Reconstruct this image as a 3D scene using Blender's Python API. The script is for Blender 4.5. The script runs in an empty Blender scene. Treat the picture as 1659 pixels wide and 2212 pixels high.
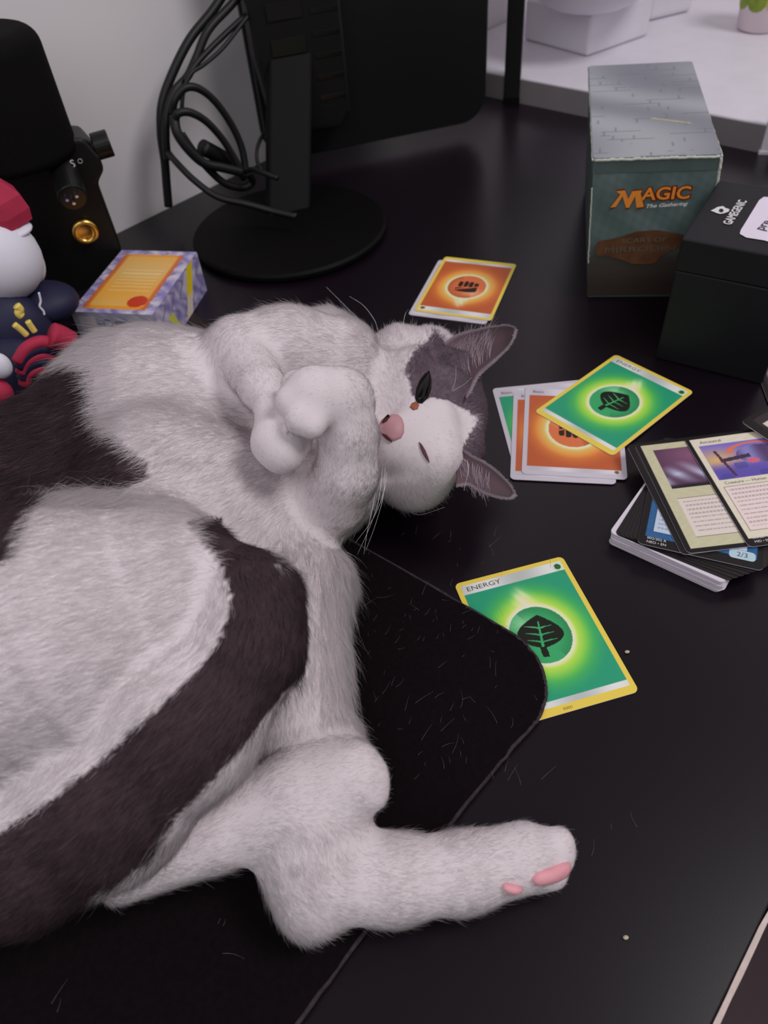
import bpy, bmesh, math, random
import numpy as np
from mathutils import Vector, Matrix
random.seed(7); rng=np.random.default_rng(7)
PI=math.pi
# ------------------------------------------------------------------ camera, world, light, exposure
W,H=1659,2212
FPX,CH=1618.0,0.327
_p,_r=math.radians(43.3),math.radians(-5.9)
_fw=np.array([0,math.sin(_p),-math.cos(_p)]); _ri=np.array([1.,0,0]); _up=np.cross(_ri,_fw)
CR=math.cos(_r)*_ri+math.sin(_r)*_up; CU=-math.sin(_r)*_ri+math.cos(_r)*_up; CC=np.array([0,0,CH])
cam=bpy.data.cameras.new('camera'); co=bpy.data.objects.new('camera',cam); bpy.context.scene.collection.objects.link(co)
co.matrix_world=Matrix(((CR[0],CU[0],-_fw[0],0),(CR[1],CU[1],-_fw[1],0),(CR[2],CU[2],-_fw[2],CH),(0,0,0,1)))
cam.sensor_fit='VERTICAL'; cam.sensor_height=36; cam.lens=36*FPX/H; cam.clip_start=.01; cam.clip_end=20
cam.dof.use_dof=True; cam.dof.focus_distance=.37; cam.dof.aperture_fstop=12
sc=bpy.context.scene; sc.camera=co
sc.view_settings.view_transform='Standard'; sc.view_settings.look='None'; sc.view_settings.gamma=1; sc.view_settings.use_curve_mapping=False
sc.view_settings.exposure=0
wd=bpy.data.worlds.new('world'); sc.world=wd; wd.use_nodes=True
wd.node_tree.nodes['Background'].inputs[0].default_value=(.98,.93,.97,1); wd.node_tree.nodes['Background'].inputs[1].default_value=.12
def area(name,loc,target,size,energy,col):
    l=bpy.data.lights.new(name,'AREA'); l.shape='DISK'; l.size=size; l.energy=energy; l.color=col
    o=bpy.data.objects.new(name,l); sc.collection.objects.link(o); o.location=loc
    o.rotation_euler=(Vector(target)-Vector(loc)).to_track_quat('-Z','Y').to_euler(); return o
area('ceiling_lamp',(1.15,-.05,1.8),(0,.45,0),.8,19,(1,.965,.98))
area('front_fill_light',(-.5,-1.0,1.35),(0,.4,0),1.7,12.0,(.97,.97,1))  # unseen fill added to brighten the cat and wall from the camera side
# ------------------------------------------------------------------ projection helpers: photo pixel + height (metres) -> point of the room
def ray(px,py): return _fw+CR*(px-W/2)/FPX-CU*(py-H/2)/FPX
def P(px,py,z=0.):
    d=ray(px,py); return CC+d*(z-CH)/d[2]
def up(base,px,py):
    d=ray(px,py); b=np.array(base[:2]); t=(b@b)/(d[:2]@b); return CC+d*t
def scl(X): return FPX/((np.array(X)-CC)@_fw)
def projA(X):
    d=X-CC; z=d@_fw; return W/2+FPX*(d@CR)/z, H/2-FPX*(d@CU)/z
def lin(c):
    c=np.asarray(c,float)/255.; return np.where(c<=.04045,c/12.92,((c+.055)/1.055)**2.4)
GAIN=1/.70
def alb(c): return np.clip(lin(c)*GAIN,.002,.9)
# ------------------------------------------------------------------ object helpers
WM={}
def tag(o,label=None,cat=None,group=None,kind=None):
    if label:o['label']=label
    if cat:o['category']=cat
    if group:o['group']=group
    if kind:o['kind']=kind
    return o
def thing(name,label,cat,M=None,group=None):
    o=bpy.data.objects.new(name,None); sc.collection.objects.link(o); o.empty_display_size=.02
    M=Matrix(M) if M is not None else Matrix()
    o.matrix_world=M; WM[o.name]=M.copy(); return tag(o,label,cat,group)
def mesh(name,V,F,mat,parent=None,M=None,smooth=False,world=False):
    """V local to parent (or placed by M); world=True: V in world coordinates"""
    V=np.asarray(V,float).reshape(-1,3)
    pm=WM[parent.name] if parent else Matrix()
    if M is not None: V=V@np.array(M.to_3x3()).T+np.array(M.translation)
    if world and parent:
        I=pm.inverted(); V=V@np.array(I.to_3x3()).T+np.array(I.translation)
    me=bpy.data.meshes.new(name)
    me.from_pydata(V.tolist(),[],F if isinstance(F,list) else F.tolist())
    if mat: me.materials.append(mat)
    if smooth: me.polygons.foreach_set('use_smooth',[True]*len(me.polygons))
    me.update()
    o=bpy.data.objects.new(name,me); sc.collection.objects.link(o)
    if parent: o.parent=parent
    WM[o.name]=pm.copy() if parent else Matrix()
    return o
class B:  # little mesh builder
    def __init__(s): s.V=[];s.F=[]
    def add(s,V,F):
        n=len(s.V); s.V+=[tuple(v) for v in V]; s.F+=[tuple(i+n for i in f) for f in F]; return s
    def box(s,x0,y0,z0,x1,y1,z1):
        return s.add([(x0,y0,z0),(x1,y0,z0),(x1,y1,z0),(x0,y1,z0),(x0,y0,z1),(x1,y0,z1),(x1,y1,z1),(x0,y1,z1)],
            [(0,3,2,1),(4,5,6,7),(0,1,5,4),(1,2,6,5),(2,3,7,6),(3,0,4,7)])
    def prism(s,poly,z0,z1):
        n=len(poly); V=[(x,y,z0) for x,y in poly]+[(x,y,z1) for x,y in poly]
        return s.add(V,[tuple(range(n-1,-1,-1)),tuple(range(n,2*n))]+[(i,(i+1)%n,(i+1)%n+n,i+n) for i in range(n)])
    def lathe(s,prof,n=40,cap=True):
        V=[];F=[];m=len(prof)
        for i in range(n):
            a=2*PI*i/n
            for r,z in prof: V.append((r*math.cos(a),r*math.sin(a),z))
        for i in range(n):
            j=(i+1)%n
            for k in range(m-1): F.append((i*m+k,j*m+k,j*m+k+1,i*m+k+1))
        if cap: F.append(tuple(i*m for i in range(n-1,-1,-1))); F.append(tuple(i*m+m-1 for i in range(n)))
        return s.add(V,F)
    def tube(s,pts,r,n=10,r1=None):
        pts=np.asarray(pts,float); m=len(pts); T=np.gradient(pts,axis=0); T/=np.linalg.norm(T,axis=1)[:,None]+1e-12
        nrm=np.cross(T[0],[0,0,1.]); 
        if np.linalg.norm(nrm)<1e-3:nrm=np.cross(T[0],[1.,0,0])
        V=[];F=[]
        for i in range(m):
            nrm=nrm-T[i]*(nrm@T[i]); nrm/=np.linalg.norm(nrm)+1e-12; b=np.cross(T[i],nrm)
            rr=r if r1 is None else r+(r1-r)*i/(m-1)
            for k in range(n):
                a=2*PI*k/n; V.append(pts[i]+rr*(math.cos(a)*nrm+math.sin(a)*b))
        for i in range(m-1):
            for k in range(n): F.append((i*n+k,i*n+(k+1)%n,(i+1)*n+(k+1)%n,(i+1)*n+k))
        F.append(tuple(range(n-1,-1,-1))); F.append(tuple((m-1)*n+k for k in range(n)))
        return s.add(V,F)
    def ball(s,c,r,nu=24,nv=14):
        r=np.broadcast_to(r,3); prof=[]
        V=[];F=[]
        for j in range(nv+1):
            t=PI*j/nv
            for i in range(nu):
                a=2*PI*i/nu; V.append((c[0]+r[0]*math.sin(t)*math.cos(a),c[1]+r[1]*math.sin(t)*math.sin(a),c[2]-r[2]*math.cos(t)))
        for j in range(nv):
            for i in range(nu): F.append((j*nu+i,j*nu+(i+1)%nu,(j+1)*nu+(i+1)%nu,(j+1)*nu+i))
        return s.add(V,F)
    def obj(s,name,mat,parent=None,**k): return mesh(name,s.V,s.F,mat,parent,**k)
def bevel(o,w,seg=3):
    m=o.modifiers.new('bevel','BEVEL'); m.width=w; m.segments=seg; m.limit_method='ANGLE'; m.angle_limit=math.radians(40); return o
def spline(pts,n=12):
    p=np.asarray(pts,float); p=np.vstack([2*p[0]-p[1],p,2*p[-1]-p[-2]]); out=[]
    for i in range(1,len(p)-2):
        for k in range(n):
            t=k/n; a,b,c,d=p[i-1],p[i],p[i+1],p[i+2]
            out.append(.5*((2*b)+(c-a)*t+(2*a-5*b+4*c-d)*t*t+(3*b-a-3*c+d)*t**3))
    out.append(p[-2]); return np.array(out)
def frame(o,x,y):
    x=Vector(x).normalized(); z=x.cross(Vector(y)).normalized(); y=z.cross(x)
    M=Matrix((x,y,z)).transposed().to_4x4(); M.translation=Vector(o); return M
def rrect(w,h,r,n=6):
    out=[]
    for cx,cy,a0 in ((w/2-r,h/2-r,0),(-w/2+r,h/2-r,90),(-w/2+r,-h/2+r,180),(w/2-r,-h/2+r,270)):
        for k in range(n+1):
            a=math.radians(a0+90*k/n); out.append((cx+r*math.cos(a),cy+r*math.sin(a)))
    return out
def text(s,size,mat,parent,M,name='lettering',depth=0.,sx=1.,bold=0.,align='CENTER',world=False,shear=0.,label=None):
    c=bpy.data.curves.new('t','FONT'); c.body=s; c.size=size; c.align_x=align; c.align_y='CENTER'; c.extrude=depth; c.offset=bold; c.shear=shear; c.resolution_u=3
    t=bpy.data.objects.new('t',c); sc.collection.objects.link(t); dg=bpy.context.evaluated_depsgraph_get()
    me=bpy.data.meshes.new_from_object(t.evaluated_get(dg)); V=np.array([v.co[:] for v in me.vertices]); F=[tuple(p.vertices) for p in me.polygons]
    bpy.data.objects.remove(t); bpy.data.meshes.remove(me)
    if len(V)==0: return
    V[:,0]*=sx
    o=mesh(name,V,F,mat,parent,M=M,world=world)
    if label:o['label']=label
    return o
# ------------------------------------------------------------------ materials
def mat(name,col,rough=.5,spec=.5,metal=0.,noise=None,bump=None,sheen=0.,coat=0.,srgb=True):
    m=bpy.data.materials.new(name); m.use_nodes=True; nt=m.node_tree; b=nt.nodes['Principled BSDF']
    c=list(alb(col)) if srgb else list(col)
    b.inputs['Base Color'].default_value=(*c,1); b.inputs['Roughness'].default_value=rough
    b.inputs['Specular IOR Level'].default_value=spec; b.inputs['Metallic'].default_value=metal; b.inputs['Coat Weight'].default_value=coat
    b.inputs['Sheen Weight'].default_value=sheen
    tc=nt.nodes.new('ShaderNodeTexCoord')
    n=nt.nodes.new('ShaderNodeTexNoise'); nt.links.new(tc.outputs['Object'],n.inputs['Vector'])
    n.inputs['Scale'].default_value=(noise[0] if noise else 40); n.inputs['Detail'].default_value=5
    mx=nt.nodes.new('ShaderNodeMix'); mx.data_type='RGBA'; nt.links.new(n.outputs['Fac'],mx.inputs[0])
    k=noise[1] if noise else .06
    mx.inputs[6].default_value=(*[x*(1-k) for x in c],1); mx.inputs[7].default_value=(*[min(1,x*(1+k)) for x in c],1)
    nt.links.new(mx.outputs[2],b.inputs['Base Color'])
    if bump:
        n2=nt.nodes.new('ShaderNodeTexNoise'); n2.inputs['Scale'].default_value=bump[0]; nt.links.new(tc.outputs['Object'],n2.inputs['Vector'])
        bp=nt.nodes.new('ShaderNodeBump'); bp.inputs['Strength'].default_value=bump[1]; bp.inputs['Distance'].default_value=bump[2] if len(bump)>2 else .001
        nt.links.new(n2.outputs['Fac'],bp.inputs['Height']); nt.links.new(bp.outputs[0],b.inputs['Normal'])
    return m
def attr_mat(name,rough=.45,spec=.4,normal=False,alpha=1.):
    m=bpy.data.materials.new(name); m.use_nodes=True; nt=m.node_tree; b=nt.nodes['Principled BSDF']
    a=nt.nodes.new('ShaderNodeAttribute'); a.attribute_name='Col'; b.inputs['Roughness'].default_value=rough; b.inputs['Specular IOR Level'].default_value=spec
    nt.links.new(a.outputs['Color'],b.inputs['Base Color'])
    b.inputs['Alpha'].default_value=alpha
    if normal:
        n=nt.nodes.new('ShaderNodeAttribute'); n.attribute_name='surf_normal'; nt.links.new(n.outputs['Vector'],b.inputs['Normal'])
    return m
PRINT=attr_mat('printed_ink',.38,.35)
M_desk=mat('black_brown_laminate',(0,0,0),.30,.42,noise=(3,.0),bump=(900,.03,.0002)); 
b=M_desk.node_tree.nodes['Principled BSDF']
for l in list(b.inputs['Base Color'].links): M_desk.node_tree.links.remove(l)
b.inputs['Base Color'].default_value=(.0058,.0024,.0058,1)
M_wall=mat('white_wall_paint',(196,192,194),.8,.2,noise=(2,.03),bump=(300,.1,.0005))
M_white=mat('white_lacquer',(190,186,194),.45,.4)
M_shadedwhite=mat('shaded_white_edge',(120,114,116),.6,.3)  # grey carries the shade on the white table's front edge
M_floor=mat('brown_floor',(60,44,48),.6,.3,noise=(8,.3))
M_black=mat('black_plastic',(12,12,12),.42,.35)
M_blackgloss=mat('glossy_black_plastic',(10,10,10),.2,.5)
M_blackmatte=mat('matte_black_foam',(13,12,12),.9,.1,bump=(1500,.5,.001))
M_cable=mat('black_rubber_cable',(14,14,14),.5,.4)
M_brass=mat('brass',(205,165,85),.28,.5,metal=1.)
M_chrome=mat('chrome_pin',(220,220,220),.15,.5,metal=1.)
M_padc=mat('black_cloth_pad',(13,8,11),.95,.1,noise=(400,.5),bump=(2500,.4,.0006))
M_stitch=mat('worn_grey_stitching',(52,46,50),.95,.1,noise=(300,.7),bump=(1500,.6,.001))
M_cardw=mat('white_card_stock',(190,182,192),.6,.3)
M_carddark=mat('black_card_stock',(30,26,28),.5,.3)
M_text=mat('dark_print',(70,66,64),.6,.2)
M_textw=mat('white_print',(190,188,190),.6,.2)
# ------------------------------------------------------------------ room and desk (axes of the corner desk run at 45 degrees)
S2=math.sqrt(.5)
def UV(u,v,z=0): return ((u-v)*S2,(u+v)*S2,z)
DM=Matrix(((S2,-S2,0,0),(S2,S2,0,0),(0,0,1,0),(0,0,0,1)))
WV=.671; TU=.820; FV=-.0407
def struct(o): o['kind']='structure'; return o
struct(B().box(-1.6,-1.6,-.75,1.9,2.4,-.74).obj('floor',M_floor))
struct(B().box(-1.5,WV,-.74,1.56,WV+.05,1.5).obj('wall_left',M_wall,M=DM))
struct(B().box(1.50,-1.2,-.74,1.56,WV,1.5).obj('wall_right',M_wall,M=DM))
struct(B().box(-1.5,WV-.012,-.74,1.5,WV-.0005,-.66).obj('baseboard_left',M_white,M=DM))
desk=thing('desk','large black brown desk that everything in the room corner stands on','desk',DM@Matrix.Translation((0,0,-.74)))
bevel(B().box(-.78,FV+.0015,.705,TU-.001,WV-.002,.74).obj('desk_top',M_desk,desk),.0008,2)
# chipped pale edge band along the front
pts=[];F=[];n=160
for i in range(n+1):
    u=-.78+(.78+TU-.001)*i/n; w=.0009+.0007*rng.random(); pts+= [(u,FV-.0004,.705),(u,FV-.0004-.0002*rng.random(),.7404),(u,FV+w,.7405),(u,FV+w,.7398)]
for i in range(n):
    a=4*i; F+=[(a,a+4,a+5,a+1),(a+1,a+5,a+6,a+2),(a+2,a+6,a+7,a+3)]
eb=mesh('edge_band',pts,F,mat('chipped_edge_band',(175,160,155),.7,.3,noise=(200,.35)),desk); eb['label']='pale chipped edge band'
for u,v in ((-.72,.02),(.76,.02),(-.72,.61),(.76,.61)): B().box(u-.02,v-.02,.01,u+.02,v+.02,.705).obj('leg',M_black,desk)
wt=thing('white_side_table','white table butting against the far end of the black desk','table',DM@Matrix.Translation((0,0,-.74)))
bevel(B().box(TU+.0025,-.9,.70,1.495,WV-.003,.766).obj('table_top',M_white,wt),.002)
B().box(TU,-.9,.702,TU+.002,WV-.003,.7645).obj('front_edge',M_shadedwhite,wt)['label']='front edge with shade put into its grey colour'
for u,v in ((.9,-.8),(1.4,-.8),(.9,.6),(1.4,.6)): B().box(u-.02,v-.02,.01,u+.02,v+.02,.70).obj('leg',M_white,wt)
# ------------------------------------------------------------------ printed cards
CW,CL=.063,.088
def panel(name,w,h,func,res,parent,z,r=.003,mat_=PRINT,M=None):
    nx=max(2,int(w/res)); ny=max(2,int(h/res))
    xs=np.linspace(-w/2,w/2,nx+1); ys=np.linspace(-h/2,h/2,ny+1); X,Y=np.meshgrid(xs,ys); X=X.ravel();Y=Y.ravel()
    col=func(X*1000,Y*1000)
    cx=np.clip(X,-w/2+r,w/2-r); cy=np.clip(Y,-h/2+r,h/2-r); dx,dy=X-cx,Y-cy; d=np.hypot(dx,dy); k=np.where(d>r,r/np.maximum(d,1e-9),1)
    V=np.stack([cx+dx*k,cy+dy*k,np.full_like(X,z)],1)
    i=np.arange(nx)[None,:]+np.arange(ny)[:,None]*(nx+1); i=i.ravel(); F=np.stack([i,i+1,i+nx+2,i+nx+1],1)
    o=mesh(name,V,F,mat_,parent,M=M)
    a=o.data.color_attributes.new('Col','FLOAT_COLOR','POINT'); c=np.ones((len(V),4)); c[:,:3]=alb(np.clip(col,0,255)); a.data.foreach_set('color',c.ravel())
    return o
def mixc(a,b,t): t=np.clip(t,0,1)[:,None]; return np.asarray(a,float)*(1-t)+np.asarray(b,float)*t
def sm(x,a,b): t=np.clip((x-a)/(b-a),0,1); return t*t*(3-2*t)
def leafmask(x,y,a=-13,s=1.):
    ca,sa=math.cos(math.radians(a)),math.sin(math.radians(a)); lx=(x*ca+y*sa)/s; ly=(-x*sa+y*ca)/s
    t=np.clip((12-ly)/20,0,1); w=11.8*np.where(t<.6,np.sin(PI/2*np.clip(t/.6,0,1))**.95,np.cos(PI/2*np.clip((t-.6)/.4,0,1))**.6)
    body=(np.abs(lx)<w)&(ly<12)&(ly>-8); stem=(np.abs(lx+(-8-ly)*-.12)<1.7)&(ly<=-6)&(ly>-13.5)
    vein=((np.abs(lx)<.32+.1*(8-ly)/4)&(ly<8)&(ly>-7.5))
    q=ly-.42*np.abs(lx)+.05*lx**2*0
    for c in (3.2,-1.0,-5.2): vein|=(np.abs(ly-c-.75*np.sqrt(np.abs(lx)))<.55*(1-np.abs(lx)/8.5))&(np.abs(lx)<8)
    return (body|stem)&~vein
def fistmask(x,y,s=1.):
    x=x/s;y=y/s; m=np.zeros(len(x),bool)
    for cx,cy,a,b in ((-7.5,-3,1.9,4.2),(-3,-4,1.9,4.6),(1.6,-4.2,1.9,4.6),(6.2,-3.4,1.9,4.2),(1,5.2,8.5,3.2),(-6.5,4,3,3.4)):
        m|=((np.abs(x-cx)/a)**4+(np.abs(y-cy)/b)**4)<1
    m&=~(np.abs(y-(2.2+.4*x))<.7); return m
def energy(kind,border):
    if kind=='leaf': out_,mid,inn,circ,cg=(38,140,104),(86,178,70),(176,206,74),(52,150,92),(214,232,190)
    else: out_,mid,inn,circ,cg=(172,84,48),(206,122,52),(236,176,92),(198,104,62),(246,214,180)
    bc=(208,184,74) if border=='yellow' else (182,176,186)
    def f(x,y):
        r=np.hypot(x*1.05,y*.95); ang=np.arctan2(y,x)
        halo=16.6+2.2*sm(y,0,30)
        c=mixc(out_,mid,1-sm(r,20,35)); c=mixc(c,inn,1-sm(r,17,28))
        # white flare climbing from the ring
        fl=np.exp(-((x-1+.06*y)/ (9.5-.2*np.clip(y,0,40)))**2)*sm(y,8,14)*(1-sm(y,23,35))
        c=mixc(c,(240,240,190) if kind=='leaf' else (250,226,190),.95*fl*(.85+.15*np.sin(x*1.3+y*.7)))
        c=mixc(c,cg,(1-sm(np.abs(r-16.6),.4,3.2))*.9)
        ins=r<16.4; cc=mixc(circ,cg,.45*np.clip(1-np.hypot(x+7,y-9)/10,0,1)); cc=mixc(cc,np.array(circ)*.72,.5*sm(r,9,16)*(np.sin(ang-2)<0))
        c[ins]=cc[ins]
        s=leafmask(x,y) if kind=='leaf' else fistmask(x,y,.95)
        c[s&ins|s&(kind=='leaf')]=(20,24,16) if kind=='leaf' else (40,26,22)
        if border=='yellow':
            top=(y>35.2)|(y<-36.6)
            bar=mixc((206,206,204),(168,172,170),.5+.5*np.sin(x*.16+1)); c[top]=bar[top]
            e=(np.abs(x)>28.8)|(y>41.2)|(y<-39.6); c[e]=bc
            k=np.hypot(x-26,y-38)<3.1; c[k]=(190,205,180)
            k=np.hypot(x-26,y-38)<1.9; c[k]=(36,90,50) if kind=='leaf' else (130,60,50)
        else:
            top=(y>34)|(y<-36.5); bar=mixc((200,194,200),(176,170,178),.5+.5*np.sin(x*.2)); c[top]=bar[top]
            e=(np.abs(x)>28.6)|(y>41)|(y<-40.2); c[e]=bc
            k=np.hypot(x-25.5,y+38.3)<1.4; c[k]=(120,80,60)
        return c
    return f
_bodycache={}
def card_body(stock,dz=.00032):
    key=(stock.name,dz)
    if key not in _bodycache:
        bb=B().prism(rrect(CW,CL,.003),0,dz); me=bpy.data.meshes.new('card_stock'); me.from_pydata(bb.V,[],bb.F); me.materials.append(stock); _bodycache[key]=me
    return _bodycache[key]
_facecache={}
def card(label,x,y,z,ang,face,key,stock=M_cardw,group=None,tilt=(0,0),name='trading_card',texts=(),res=.00045):
    o=bpy.data.objects.new(name,card_body(stock)); sc.collection.objects.link(o)
    o.matrix_world=Matrix.Translation((x,y,z))@Matrix.Rotation(ang,4,'Z')@Matrix.Rotation(tilt[0],4,'X')@Matrix.Rotation(tilt[1],4,'Y')
    WM[o.name]=Matrix(); tag(o,label,'card',group)
    if face:
        if key in _facecache:
            f=_facecache[key].copy(); sc.collection.objects.link(f); f.parent=o
        else:
            f=panel('printed_face',CW-.00004,CL-.00004,face,res,o,.00036); _facecache[key]=f
        for (s,tx,ty,size,m,sx,al) in texts:
            text(s,size,m,o,Matrix.Translation((tx/1000,ty/1000,.00042)),sx=sx,align=al)
    return o
def by_left(tl,bl,z):   # world pose of a card from the pixels of its left edge
    a,b=P(*tl,z),P(*bl,z); d=(a-b)[:2]; d/=np.linalg.norm(d); m=(a+b)[:2]/2; rgt=np.array([d[1],-d[0]]); c=m+rgt*CW/2
    return c[0],c[1],math.atan2(rgt[1],rgt[0])
def by_bottom(bl,br,z):
    a,b=P(*bl,z),P(*br,z); d=(b-a)[:2]; d/=np.linalg.norm(d); m=(a+b)[:2]/2; n=np.array([-d[1],d[0]]); c=m+n*CL/2
    return c[0],c[1],math.atan2(d[1],d[0])
LY=energy('leaf','yellow');LS=energy('leaf','silver');FY=energy('fist','yellow');FS=energy('fist','silver')
T_EN=(('ENERGY',-26.5,38.2,.0042,M_text,1.25,'LEFT'),)
T_BS=(('Basic',-26.5,37.6,.0035,M_text,1.1,'LEFT'),)
card('big green leaf energy card with yellow border lying partly under the black mouse pad',.0731,.2110,.0003,.1867,LY,'LY',texts=T_EN+(('©2021',-4,-42,.0018,M_text,1,'CENTER'),),res=.00035)
gp='scattered orange and green playing cards'
x,y,a=.0865,.5498,-.4159+PI
card('silver bordered orange card mostly hidden under the yellow bordered orange card by the ear',x-.0052,y-.0032,.0003,a+.01,FS,'FS')
card('yellow bordered orange fist card lying alone behind the upper ear of the cat',x,y,.0009,a,FY,'FY')
x,y,a=by_left((1065,847),(1112,1020),.0003)
card('silver bordered green card at the left of the pile beside the cat ears',x,y,.0003,a,LS,'LS',texts=T_BS)
x,y,a=by_bottom((1103,1036),(1330,1047),.0008); card('silver bordered orange card second from the top of the pile beside the cat ears',x,y,.0008,a,FS,'FS',texts=T_BS)
x,y,a=by_bottom((1126,1024),(1356,1037),.0013); card('silver bordered orange card directly under the tilted yellow bordered green card',x,y,.0013,a,FS,'FS',texts=T_BS)
card('yellow bordered green leaf card lying askew on top of the small card pile',.1607,.3852,.0019,-.9193,LY,'LY',texts=T_EN)
# collectible cards
def mtg(frame_c,box_c,art,black=3.0,artbox=(-22,22,4,33),tb=(-22.5,22.5,-35,-2),oldstyle=False):
    def f(x,y):
        n=np.sin(x*.7+np.sin(y*.9)*2)*np.cos(y*.5)+rng.normal(0,.6,len(x))
        c=np.tile(np.array(frame_c,float),(len(x),1))+n[:,None]*2.5
        m=(x>artbox[0])&(x<artbox[1])&(y>artbox[2])&(y<artbox[3]); A=art((x-artbox[0])/(artbox[1]-artbox[0]),(y-artbox[2])/(artbox[3]-artbox[2])); c[m]=A[m]
        t=(x>tb[0])&(x<tb[1])&(y>tb[2])&(y<tb[3]); c[t]=np.array(box_c,float)
        e=(x>tb[0]-.3)&(x<tb[1]+.5)&(y>tb[2]-.5)&(y<tb[3]+.5)&~t; c[e]=np.array(frame_c)*.6
        ln=((tb[3]-2-y)%3.1<1.1)&t&(x<tb[1]-2)&(x>tb[0]+2)&((np.sin(x*3.1+np.floor((tb[3]-2-y)/3.1)*5.)+.6*np.sin(x*7.7+np.floor((tb[3]-2-y)/3.1)*3))>-.7)&(y>tb[2]+3)
        c[ln]=np.array(box_c)*.80
        bl=(np.abs(x)>31.5-black)|(y>44-black)|(y<-44+black+(0 if oldstyle else 3.0)); c[bl]=(20,16,17)
        return c
    return f
def art_snow(u,v):
    c=mixc((70,44,66),(120,78,104),np.clip(1-np.hypot(u-.45,v-.8)*1.6,0,1)); k=np.clip(1-np.abs(v-.25-.12*np.sin(u*6))*3.2,0,1)*(.6+.4*np.sin(u*21+v*13)); c=mixc(c,(168,170,196),k)
    c=mixc(c,(22,18,28),sm(-v,-.13,-.02)); return mixc(c,(18,14,24),sm(u-.25*v,.6,.9)*.9)
def art_mage(u,v):
    c=mixc((110,98,176),(196,160,100),np.clip(1-np.hypot(u-.12,v-.55)*2.2,0,1)); c=mixc(c,(86,72,150),sm(-v,-.5,-.2))
    k=np.clip(1-np.hypot((u-.62)/.33,(v-.62)/.33),0,1); c=mixc(c,(206,104,70),sm(np.abs(np.hypot((u-.6)/.30,(v-.72)/.22)-1),.22,0.)*(v>.7)); 
    body=(np.hypot((u-.62)/.27,(v-.6)/.26)<1); c[body]=mixc((74,54,92),(120,116,170),.5+.5*np.sin(u*16))[body]
    arm=(np.abs(v-.52-.2*(u-.2))<.05)&(u>.14)&(u<.5); c[arm]=(62,40,66)
    st=(np.abs(u-.16-.10*(.6-v))<.017)&(v>.05)&(v<.82); c[st]=(70,42,62)
    k=np.hypot(u-.5,v-.42)<.07; c[k]=(190,90,110); return mixc(c,(60,60,130),.6*(np.sin(u*14)*np.sin(v*11+1)>.45)*(v<.42))
def art_blue(u,v): return mixc((60,110,160),(170,190,210),.5+.5*np.sin(u*9)*np.cos(v*7))
def art_warm(u,v): return mixc((120,96,110),(206,176,160),.5+.5*np.sin(u*5+2)*np.cos(v*6))
F_snow=mtg((176,172,142),(198,186,180),art_snow,3.,(-22.5,22,3,36),(-22.5,22,-33.5,-5),True); F_mage=mtg((198,190,172),(206,188,186),art_mage,2.6,(-26,26,6,35),(-25.5,25.5,-33,0))
F_blue=mtg((40,84,128),(168,180,196),art_blue,3.4,(-24,24,6,34),(-24.5,23,-33,1)); F_warm=mtg((44,36,36),(190,180,170),art_warm,3.4,(-26,26,4,36))
# the pile: individual cards, the lower ones squared up, the upper ones fanning out
x0,y0,a0=by_bottom((1310,1173),(1560,1286),0.0)
N1,N2=26,7; zt=0.
for i in range(N1+N2):
    if i<N1: dx,dy,da=rng.normal(0,.0004),rng.normal(0,.0004),rng.normal(0,.006); lab='white edged card squared up in the lower part of the thick card pile'; g='cards in the lower part of the card pile'
    else: k=(i-N1+1)/N2; dx,dy,da=.0085*k,.004*k,.27*k; lab='black edged card fanned out in the upper part of the thick card pile'; g='fanned cards in the upper part of the card pile'
    zz=.0002+i*.00036
    o=card(lab,x0+dx,y0+dy,zz,a0+da,None,None,M_cardw if i<N1 else M_carddark,group=g)
    if i>=N1:
        f=B().prism(rrect(CW-.0003,CL-.0003,.003),.00033,.00035).obj('black_border_face',M_carddark,o)
zt=.0002+(N1+N2)*.00036
x,y,a=by_bottom((1378,1174),(1646,1234),zt); 
bluec=card('blue framed card with 2/3 in its corner box on top of the thick pile',x,y,zt,a,F_blue,'BL',M_cardw,texts=(('002/302 R',-27,-38.5,.0024,M_textw,1,'LEFT'),('NEO • EN',-27,-41.3,.0024,M_textw,1,'LEFT'),('2/3',21,-36.2,.0045,M_text,1,'CENTER')))
pb=B(); pb.prism([(px_+.021,py_-.0362) for px_,py_ in rrect(.013,.0062,.002)],.00036,.00039); pb.obj('power_box',mat('pale_blue_print',(158,180,192),.5,.3),bluec)
zt+=.0006
x,y,a=by_left((1352,960),(1474,1203),zt); card('black bordered card peeking out left under the two cream cards',x,y,zt,a,F_warm,'WA',M_cardw,tilt=(0,0)); zt+=.0006
x,y,a=by_left((1366,952),(1489,1206),zt); card('cream framed card with dark stormy picture at the left of the top pair',x,y,zt,a,F_snow,'SN',M_cardw,tilt=(0,.0)); zt+=.0008
x,y,a=by_left((1474,944),(1620,1188),zt); card('cream framed card with purple robed figure and staff on top of the pile',x,y,zt,a,F_mage,'MG',M_cardw,texts=(('Creature — Human',-24,3,.0030,M_text,1,'LEFT'),('Ancestral',-24,38,.0034,M_text,1,'LEFT'),('003/281 U',-27,-38.3,.0022,M_textw,1,'LEFT'),('MID • EN',-27,-41,.0022,M_textw,1,'LEFT'))); zt+=.0010
# two cards cut by the right edge of the picture
x,y,a=by_bottom((1603,922),(1790,1040),zt); card('black bordered card with a pale picture crossing the top right of the cream card',x,y,zt+.0014,a,F_warm,'WA',M_cardw,tilt=(0,.04))
x,y,a=by_left((1629,786),(1672,905),.001); card('white edged card lying under the right picture edge in front of the black deck box',x,y,.001,a,F_warm,'WA',M_cardw)
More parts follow.
